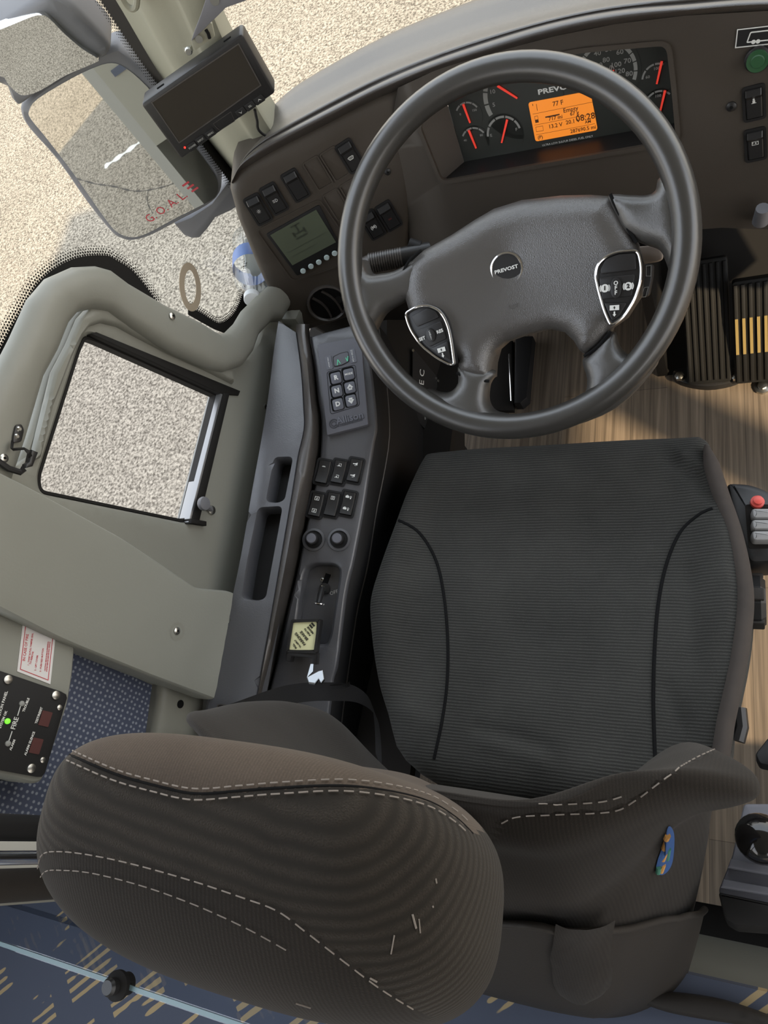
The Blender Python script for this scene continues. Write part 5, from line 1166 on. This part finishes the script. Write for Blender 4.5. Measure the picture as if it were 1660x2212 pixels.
v, f = band(FB, offset(ccw(s_), -.003), .0008, .001, .0013); mk('sticker_border', v, f, K['red'], st_)
def f4(x, y): return (x * .1809, 1320 + y * .1809)
def ftext(s, x, y, x2, y2, size, m_, par, c_=.0012, b=.0001, **k): return text('lettering', s, FB.px(*f4(x, y), c_, f4(x2, y2)), size, K[m_], par, bold=b, c=0, **k)
for s, x, y, dx, dy, sz in (('IN CASE OF FIRE', 308, 435, 335, 235, 0.00432), ('1 - TWIST & PULL TAMPER SEAL', 365, 455, 400, 200, 0.00270), ('TO REMOVE', 380, 560, 400, 470, 0.00270), ('2 - LIFT COVER', 435, 620, 455, 490, 0.00270), ('3 - PUSH RED BUTTON', 500, 585, 522, 400, 0.00270), ('CAUTION: SERVICE FIRE SUPPRESSION', 557, 540, 585, 300, 0.00204), ('SYSTEM BEFORE RESTARTING VEHICLE', 578, 545, 605, 295, 0.00204)):
    ftext(s, x, y, dx, dy, sz, 'red', st_)
q = FB.ls([(-60, 1432), (0, 1450), (130, 1494), (141, 1500), (143, 1508), (95, 1670), (88, 1678), (78, 1678), (0, 1664), (-60, 1650)]); pl = mk('alarm_plate', *prism(FB, q, 0, .003, .0008), K['blackm'], t)
z = .0034
for s, x, y, dx, dy, sz in (('FIRE', 178, 1340, 215, 1230, 0.00756), ('TROUBLE', 312, 1120, 345, 1035, 0.00374), ('ALARM', 150, 1598, 180, 1525, 0.00374), ('TEST/RESET', 465, 1245, 505, 1135, 0.00374), ('ALARM SILENCE', 355, 1580, 415, 1425, 0.00374), ('SYSTEM OK', 38, 1295, 80, 1185, 0.00374), ('PROTECTION PANEL', 10, 1180, 70, 990, 0.00446)):
    ftext(s, x, y, dx, dy, sz, 'white', pl, z, .00012)
def fline(x0, y0, x1, y1):
    a, b = FB.l(*f4(x0, y0), z), FB.l(*f4(x1, y1), z); mk('marking_line', *tube([FB.w(*a, z), FB.w(*b, z)], .0006, 5), K['white'], pl)
fline(210, 1250, 245, 1135); fline(105, 1555, 145, 1435)
for x, y, m_, lb in ((258, 1105, 'greyink', None), (92, 1582, 'greyink', None), (88, 1315, 'ledg', 'lit green lamp')):
    v, f = lathe(FB.px(*f4(x, y), .003), [(.0032, 0), (.003, .0015), (.0015, .0024)], 16); mk('lamp', v, f, K[m_], pl, label=lb)
for x, y in ((540, 1285), (430, 1610)):
    e = FB.px(*f4(x, y), .003, f4(x + 35, y - 110)); mk('push_key', *prism(e, rect(.017, .0125, .001), 0, .0008), K['darkred'], pl, label='dark red push key')
for x, y, r_ in ((92, 818, .0055), (662, 1005, .0055), (370, 1878, .0055), (708, 1152, .0035), (508, 1778, .0035)):
    v, f = lathe(FB.px(*f4(x, y), .003), [(r_, 0), (r_ * .9, r_ * .4), (r_ * .4, r_ * .55)], 16); mk('screw_head', v, f, K['steel'], pl)
v, f = loft([[FB.w(*p, -.055) for p in FB.ls([(-60, 1668), (40, 1690), (92, 1692)])], [FB.w(*p, -.10) for p in FB.ls([(-60, 1700), (20, 1700), (80, 1700)])]]); mk('back_box', v, f, K['deep'], t)

# window latch and catches
lt = Fr(W.w(0, 0, .031), W.n, W.u)
t = thing('window_latch', 'black metal latch bracket with two screws at the rear edge of the window moulding', 'latch', lt.w(*lt.l(35, 970)))
v, f = prism(lt, rounded(lt.ls([(32, 918), (44, 916), (50, 930), (44, 955), (26, 958), (26, 945)]), .003), 0, .003, .0008); mk('plate', v, f, K['black'], t)
for x, y in ((42, 927), (37, 943)): v, f = lathe(lt.px(x, y, .003), [(.0035, 0), (.002, .0015)], 12); mk('screw_head', v, f, K['steel'], t)
c3 = lambda x, y, c_: lt.w(*lt.l(x, y, c_), c_)
v, f = loft([[c3(24, 950, .004), c3(22, 968, .012), c3(52, 966, .020), c3(66, 974, .020), c3(70, 985, .014)], [c3(30, 958, .004), c3(28, 974, .010), c3(52, 972, .018), c3(60, 982, .018), c3(62, 990, .012)]]); mk('arm', v, f, K['black'], t, smooth=0)
v, f = prism(lt, lt.ls([(56, 974), (70, 980), (58, 1010), (42, 1014), (44, 1004), (50, 1000)]), .004, .014, .002); mk('hook', v, f, K['black'], t)
v, f = tube([c3(-10, 992, .004), c3(18, 1012, .004), c3(44, 1020, .004), c3(52, 1012, .006)], .004, 8); mk('rod', v, f, K['black'], t)
for x, y, lb in ((8, 990, 'round silver screw at the left picture edge beside the window latch'), (372, 683, 'silver screw on the S-shaped window moulding')): screw(lt.px(x, y, 0), lb, .0055)
screw(W.px(574, 878, .0005), 'silver screw low on the grey wall beside the console ledge', .005)
e = W.px(456, 1102, .0005); t = thing('window_pull_knob', 'small dark mushroom knob beside the lower rear corner of the drop window', 'knob', e.o)
mk('base', *lathe(e, [(.008, 0), (.007, .003), (.004, .004)], 18), K['steel'], t); kp = hit(440, 1088, e.o + e.n * .022, e.n)
mk('stem', *tube([e.o, kp], .004, 10), K['mirrorbody'], t); mk('head', *lathe(Fr(kp, e.n, e.u), [(.010, -.003), (.011, 0), (.010, .004), (.006, .005)], 20), K['mirrorbody'], t)

# ================================================================== monitor on its bracket
MN = unit(V(.30, -.94, .14)); mc = hit(450, 210, V(-.67, .88, .95), MN)
c4 = lambda x, y: (240 + x * .24096, y * .24096)
mf = Fr(mc, MN); tl, tr, br, bl = (np.array(mf.l(*c4(*p))) for p in ((265, 935), (1175, 295), (1478, 830), (628, 1430)))
mf = Fr(mc, MN, mf.w(*tr) - mf.w(*tl)); Q = [np.array(mf.l(*c4(*p))) for p in ((265, 935), (1175, 295), (1478, 830), (628, 1430))]
t = thing('reversing_monitor', 'dark flat monitor with row of buttons hanging in front of the windscreen pillar', 'monitor', mf.o)
v, f = prism(mf, rounded(Q, .006), -.030, 0, .003); mk('housing', v, f, K['black'], t)
SQ = mf.ls([c4(*p) for p in ((357, 915), (1145, 385), (1350, 765), (610, 1285))], .0005); v, f = band(mf, SQ, .0015, -.002, .0012); mk('screen_frame', v, f, K['pad'], t); v, f = prism(mf, SQ, -.001, .0006); mk('screen', v, f, K['screen'], t)
for x, y, s in ((730, 1310, 'POWER'), (805, 1252, 'INPUT'), (893, 1195, 'MENU'), (1165, 1002, 'V'), (1248, 948, 'SEL'), (1330, 893, '^')):
    e = mf.px(*c4(x, y), .0, c4(x + 90, y - 62)); k_ = mk('button', *prism(e, rect(.015, .010, .0015), -.001, .0014, .0006), K['blackm'], t)
    if len(s) > 1: text('lettering', s, e.at(0, 0, .0016), .0038, K['greyink'], k_, bold=.0001, c=0)
    else:
        sg = 1 if s == 'V' else -1; mk('arrow', *band(e.at(0, 0, .0014), [V(-.003, .0015 * sg), V(0, -.0018 * sg), V(.003, .0015 * sg), V(0, -.0006 * sg)], .0003, 0, .0003), K['white'], k_)
v, f = lathe(mf.px(*c4(662, 1322)), [(.0016, 0), (.0014, .001)], 10); mk('power_lamp', v, f, K['ledr'], t, label='glowing red power lamp')
v, f = band(mf, mf.ls([c4(*p) for p in ((915, 1110), (1075, 1000), (1112, 1085), (980, 1170), (950, 1150))], .0002), .0006, 0, .0006); mk('moulding_line', v, f, K['pad'], t)
tp = [mf.w(*(Q[0] * (1 - s_) + Q[1] * s_), -.012) for s_ in (.20, .86)]
for p_ in tp: mk('slot', *prism(Fr(p_ + mf.v * .0005, mf.v, mf.u), rect(.012, .0025), -.001, .0006), K['seam'], t)
cb0 = hit(*c4(1290, 985), mf.o - mf.n * .015, mf.n); cb1 = hit(566, 288, V(0, .93, 0), V(0, 1, 0)); m = MB().add(*tube(spline([cb0, .5 * cb0 + .5 * cb1 + V(0, 0, .004), cb1, cb1 + V(0, .05, -.08)], 6, False), .0022, 8)); m.mk('cable', K['blackm'], t)
bf = Fr(mf.o - mf.n * .006, mf.n, mf.u)
t = thing('monitor_bracket', 'blue-grey sheet metal bracket above the monitor, with holes and fixing tab', 'bracket', bf.w(*bf.l(460, 60)))
q = bf.ls([c4(*p) for p in ((840, -160), (1700, -160), (1240, -5), (1030, 70), (960, 140), (890, 205), (830, 265), (760, 330), (720, 370), (745, 290), (800, 150), (850, 0))]); v, f = prism(bf, q, -.003, 0, .0005); mk('plate', v, f, K['mirrorbody'], t)
q = bf.ls([c4(*p) for p in ((725, 360), (885, 200), (905, 215), (930, 330), (760, 450), (735, 420))], -.003); v, f = prism(bf, q, -.009, -.003, .0005); hp_ = mk('hinge_plate', v, f, K['pillar'], t)
for x, y, r_ in ((790, 350, .005), (930, 5, .006)): v, f = lathe(bf.px(*c4(x, y), 0), [(r_, .0004), (r_, .0010)], 16); mk('bolt', v, f, K['steel'], t)
v, f = tube([bf.w(*bf.l(*c4(*p), -.002), -.002) for p in ((850, 265), (872, 300), (885, 345))], .0022, 6); mk('slot', v, f, K['seam'], t)
q = bf.ls([c4(*p) for p in ((645, 440), (720, 415), (735, 460), (690, 500), (655, 480))], -.006); v, f = prism(bf, q, -.010, -.006, .0005); mk('tab', v, f, K['pillar'], t); v, f = lathe(bf.px(*c4(695, 458), -.006), [(.0055, 0), (.004, .003), (.002, .003)], 14); mk('bolt', v, f, K['steel'], t)

# ================================================================== outside mirror
mp = atd(270, 330, .72); MM = unit(unit(V(-2.2, -2.6, GZ) - mp) - unit(mp - CAM)); mr = Fr(mp, MM)
ob = lambda x, y: (x * .37349, y * .37349)
t = thing('outside_mirror', 'large grey outside mirror with wide flat glass below a smaller convex glass', 'mirror', mr.o)
big = [ob(*p) for p in ((640, 285), (720, 300), (850, 420), (1000, 600), (1130, 790), (1240, 930), (1278, 1040), (1270, 1130), (1200, 1200), (1050, 1280), (880, 1370), (770, 1402), (700, 1390), (640, 1350), (500, 1180), (330, 940), (170, 760), (118, 670), (130, 610), (230, 520), (420, 400))]
bl_ = spline(mr.ls(big), 3); v, f = pad(mr, bl_, h=0, z0=-.05, step=.015, prof=roundprof(.012), rings=(.002, .006)); mk('housing', v, f, K['mirrorbody'], t)
bi = [ob(*p) for p in ((650, 365), (730, 395), (850, 500), (1000, 680), (1130, 850), (1240, 1010), (1262, 1090), (1240, 1145), (1150, 1195), (1000, 1270), (860, 1345), (770, 1372), (690, 1350), (620, 1280), (430, 1010), (270, 800), (180, 690), (168, 640), (220, 570), (420, 450), (560, 385))]
big_g = mk('flat_glass', *prism(mr, spline(mr.ls(bi, .001), 3), -.004, .0012), K['mirror'], t, label='flat mirror glass')
gt = mr.px(*ob(960, 1200), .0015, ob(1060, 1130)); text('red_lettering', 'G. O. A. L.', gt, .026, K['red'], big_g, c=0)
for k_, (dx_, dy_) in enumerate(((.075, .016), (.078, .006), (.08, -.004))): mk('red_mark', *flat(gt.at(dx_, dy_), rect(.018, .004)), K['red'], big_g)
ms = Fr(mr.w(0, 0, .0), unit(unit(V(-2.7, -1.3, GZ) - atd(80, 110, .6)) - unit(atd(80, 110, .6) - CAM)), mr.u)
sm = [ob(*p) for p in ((-260, 330), (0, 150), (200, 20), (300, -20), (390, 20), (470, 90), (560, 180), (625, 260), (632, 320), (560, 370), (400, 440), (250, 530), (140, 610), (100, 622), (60, 580), (0, 500), (-260, 600))]
s_ = spline(ms.ls(sm), 3); v, f = pad(ms, s_, h=0, z0=-.06, step=.015, prof=roundprof(.014), rings=(.002, .007)); mk('upper_housing', v, f, K['mirrorbody'], t)
si = [ob(*p) for p in ((-200, 220), (0, 150), (180, 78), (245, 68), (290, 90), (380, 180), (480, 265), (570, 325), (540, 350), (380, 415), (240, 500), (160, 530), (110, 525), (50, 470), (0, 420), (-200, 480))]
gl_o = spline(ms.ls(si, .001), 3)
def cvx(a, b): cx0, cy0 = np.mean([p[0] for p in gl_o]), np.mean([p[1] for p in gl_o]); return -.25 * ((a - cx0) ** 2 + (b - cy0) ** 2)
v, f = pad(ms, gl_o, h=.010, z0=-.01, step=.012, hf=cvx); mk('convex_glass', v, f, K['mirror'], t, label='convex mirror glass', smooth=60)
ar = Fr(mr.w(0, 0, -.04), MM, mr.u); q = ar.ls([ob(*p) for p in ((1000, 1300), (1100, 1260), (1220, 1180), (1340, 1020), (1420, 1020), (1420, 1180), (1340, 1230), (1250, 1270), (1200, 1340), (1160, 1385), (1110, 1390), (1060, 1370))]); v, f = prism(ar, q, -.06, 0, .012); mk('mirror_arm', v, f, K['mirrorbody'], t)

# marks on the road: hairline cracks and a painted stripe (some are seen only in the mirror)
def via_mirror(x, y):
    p = hit(x, y, mr.o, mr.n); d = unit(p - CAM); d = d - 2 * mr.n * (d @ mr.n); return p + d * ((GZ + .002 - p[2]) / d[2])
def road(x, y): return hit(x, y, V(0, 0, GZ + .002), V(0, 0, 1))
K['paint'] = mat('road_paint', srgb(225, 222, 214), .8)
def strip(name, P, w, m_):
    P = spline(P, 6, False); A2, B2 = [], []
    for i, p in enumerate(P):
        t_ = unit(P[min(i + 1, len(P) - 1)] - P[max(i - 1, 0)]); n_ = np.cross((0, 0, 1), t_); k_ = w * (.6 + .4 * math.sin(i * 1.7)); A2.append(p + n_ * k_); B2.append(p - n_ * k_)
    v_, f_ = loft([A2, B2]); mk(name, v_, f_, K[m_], g, smooth=0)
strip('crack', [road(*p) for p in ((1040, -20), (1022, 8), (1008, 30), (986, 62), (950, 100), (900, 140))], .006, 'crack')
strip('crack', [via_mirror(*p) for p in ((165, 385), (205, 396), (245, 402), (290, 412), (330, 408), (375, 395), (430, 360), (470, 340))], .007, 'crack')
strip('crack', [via_mirror(*p) for p in ((320, 412), (318, 435), (330, 460))], .004, 'crack')
strip('painted_stripe', [via_mirror(*p) for p in ((226, 360), (265, 333), (310, 300), (345, 270), (400, 235))], .035, 'paint')

# ================================================================== water bottle in the corner
c0 = atd(545, 648, .845); c1 = atd(536, 440, .90); ax = unit(c1 - c0); bfm = Fr(c0, ax)
t = thing('water_bottle', 'clear plastic water bottle with white cap lying in the corner beside the dash pod', 'bottle', c0)
v, f = lathe(bfm, [(.0140, 0), (.0145, .001), (.0145, .012)], 24, cap=False); f = f + [tuple(range(24))[::-1]]; mk('cap', v, f, K['cap'] if 'cap' in K else K.setdefault('cap', mat('bottle_cap', srgb(225, 228, 230), .4)), t)
v, f = lathe(bfm, [(.012, .012), (.0125, .018), (.016, .025), (.024, .040), (.030, .055), (.032, .07), (.0315, .085), (.0325, .09), (.0325, .13), (.031, .14), (.0325, .15), (.0325, .19), (.028, .20)], 28); mk('body', v, f, K['clear'], t, smooth=70)
K['water'] = glassmat('water', (.88, .93, .97, 1), .05); K['label_blue'] = mat('blue_label', srgb(100, 130, 190), .4)
v, f = lathe(bfm, [(.0328, .092), (.0329, .094), (.0329, .128), (.0328, .13)], 28, cap=False); mk('label', v, f, K['label_blue'], t, smooth=70)

# ================================================================== behind the seat
def vpole(x, y, d, r, z0, z1, nm, lb, cat, m_, flat_=1.0):
    p = atd(x, y, d); t = thing(nm, lb, cat, V(p[0], p[1], z0)); v_, f_ = tube([V(p[0], p[1], z0), V(p[0], p[1], z1)], r, 20); mk('tube' if nm.endswith('pole') else 'post', v_, f_, K[m_], t, smooth=60); return t, p
t, p = vpole(38, 1853, .60, .0068, DZ, 1.75, 'grab_pole', 'vertical chrome grab pole left of the headrest', 'pole', 'chrome')
v, f = lathe(Fr(V(p[0], p[1], DZ), (0, 0, 1)), [(.03, 0), (.03, .004), (.015, .012)], 20); mk('flange', v, f, K['chrome'], t)
t, p = vpole(35, 1912, .64, .0165, DZ, 1.75, 'dark_post', 'dark brown smooth post right behind the chrome pole', 'post', 'shell')
t, p = vpole(35, 1788, .62, .0135, .60, 1.75, 'padded_post', 'dark padded fabric covered post in front of the chrome pole', 'post', 'blackm')
# glass partition with rubber stop
y0 = hit(300, 2140, V(0, -.27, 0), V(0, 1, 0)); zt = y0[2]; GY = -.27
t = thing('partition_glass', 'clear glass partition panel behind the seat with pale top edge', 'partition', V(-.7, GY, DZ))
v, f = box((-1.15, GY - .004, DZ), (-.02, GY + .004, zt - .001)); mk('pane', v, f, K['clear'], t, smooth=0)
v, f = box((-1.15, GY - .0026, zt - .001), (-.02, GY + .0026, zt + .001)); mk('top_edge', v, f, K['edge'], t, smooth=0)
e = Fr(hit(226, 2135, V(0, GY, 0), V(0, 1, 0)) * V(1, 0, 0) + V(0, GY, zt + .001), (0, 0, 1)); 
t = thing('rubber_stop', 'black stepped rubber stop standing on the glass partition edge', 'stop', e.o)
mk('base', *lathe(e, [(.013, -.012), (.013, 0), (.017, .003), (.017, .008), (.012, .011), (.010, .012)], 24), K['seal'], t); mk('cap', *lathe(e, [(.010, .012), (.0105, .020), (.008, .024)], 24), K['black'], t)
# right rear: lever box and dark strap
q = Fr(atd(1630, 1880, .92), V(0, .15, 1), V(1, 0, 0))
t = thing('lever_box', 'grey and black ridged box with black ball lever right of the seat back', 'lever box', q.o)
v, f = prism(q, rounded(q.ls([(1608, 1735), (1720, 1735), (1720, 1985), (1575, 1960), (1552, 1925), (1560, 1905), (1582, 1850)]), .004), -.06, 0, .004); mk('box', v, f, K['shifter'], t)
for k, (y_, hh, dx) in enumerate(((1858, .010, 0), (1900, .007, 8))):
    v, f = prism(q, q.ls([(1580 - dx * 2, y_), (1720, y_ + 28), (1720, y_ + 46), (1574 - dx * 2, y_ + 18)]), 0, hh, .002); mk('ridge', v, f, K['shifter'], t)
v, f = prism(q, rounded(q.ls([(1553, 1928), (1720, 1962), (1720, 2010), (1590, 2000), (1566, 1985)]), .003), -.08, .004, .003); mk('front_pad', v, f, K['seal'], t)
bc = hit(1645, 1812, q.o + q.n * .04, q.n); 
rows = [[bc + .024 * V(math.cos(a) * math.sin(b_), math.sin(a) * math.sin(b_), math.cos(b_)) for a in np.linspace(0, 2 * math.pi, 29)[:-1]] for b_ in np.linspace(.05, 3.09, 14)]
v, f = loft(rows, True, True); mk('ball_knob', v, f, K['gloss'], t, smooth=80); v, f = tube([bc, bc - q.n * .04], .008, 10); mk('stem', v, f, K['steel'], t)
q = Fr(atd(1655, 1630, 1.0), V(0, .2, 1), V(1, 0, 0)); t = thing('belt_stalk', 'dark belt buckle stalk at the right picture edge beside the seat back', 'belt buckle', q.o)
v, f = prism(q, rounded(q.ls([(1632, 1628), (1662, 1590), (1700, 1590), (1700, 1660), (1642, 1650)]), .004), -.02, 0, .004); mk('buckle', v, f, K['blackm'], t)
st3 = [(1352, 2152), (1375, 2144), (1450, 2148), (1540, 2160), (1610, 2180), (1690, 2212), (1690, 2235), (1600, 2218), (1520, 2206), (1440, 2190), (1385, 2170)]
q = Fr(V(0, 0, DZ + .02), (0, 0, 1), (1, 0, 0)); o_ = spline(q.ls(st3), 3); t = thing('dark_strap', 'dark brown rounded strap end lying on the patterned carpet behind the seat', 'strap', q.w(*q.l(1450, 2165)) * V(1, 1, 0) + V(0, 0, DZ))
v, f = pad(q, o_, h=0, z0=-.019, step=.008, prof=roundprof(.010), rings=(.001, .004, .007)); mk('strap', v, f, K['shell'], t, smooth=60)
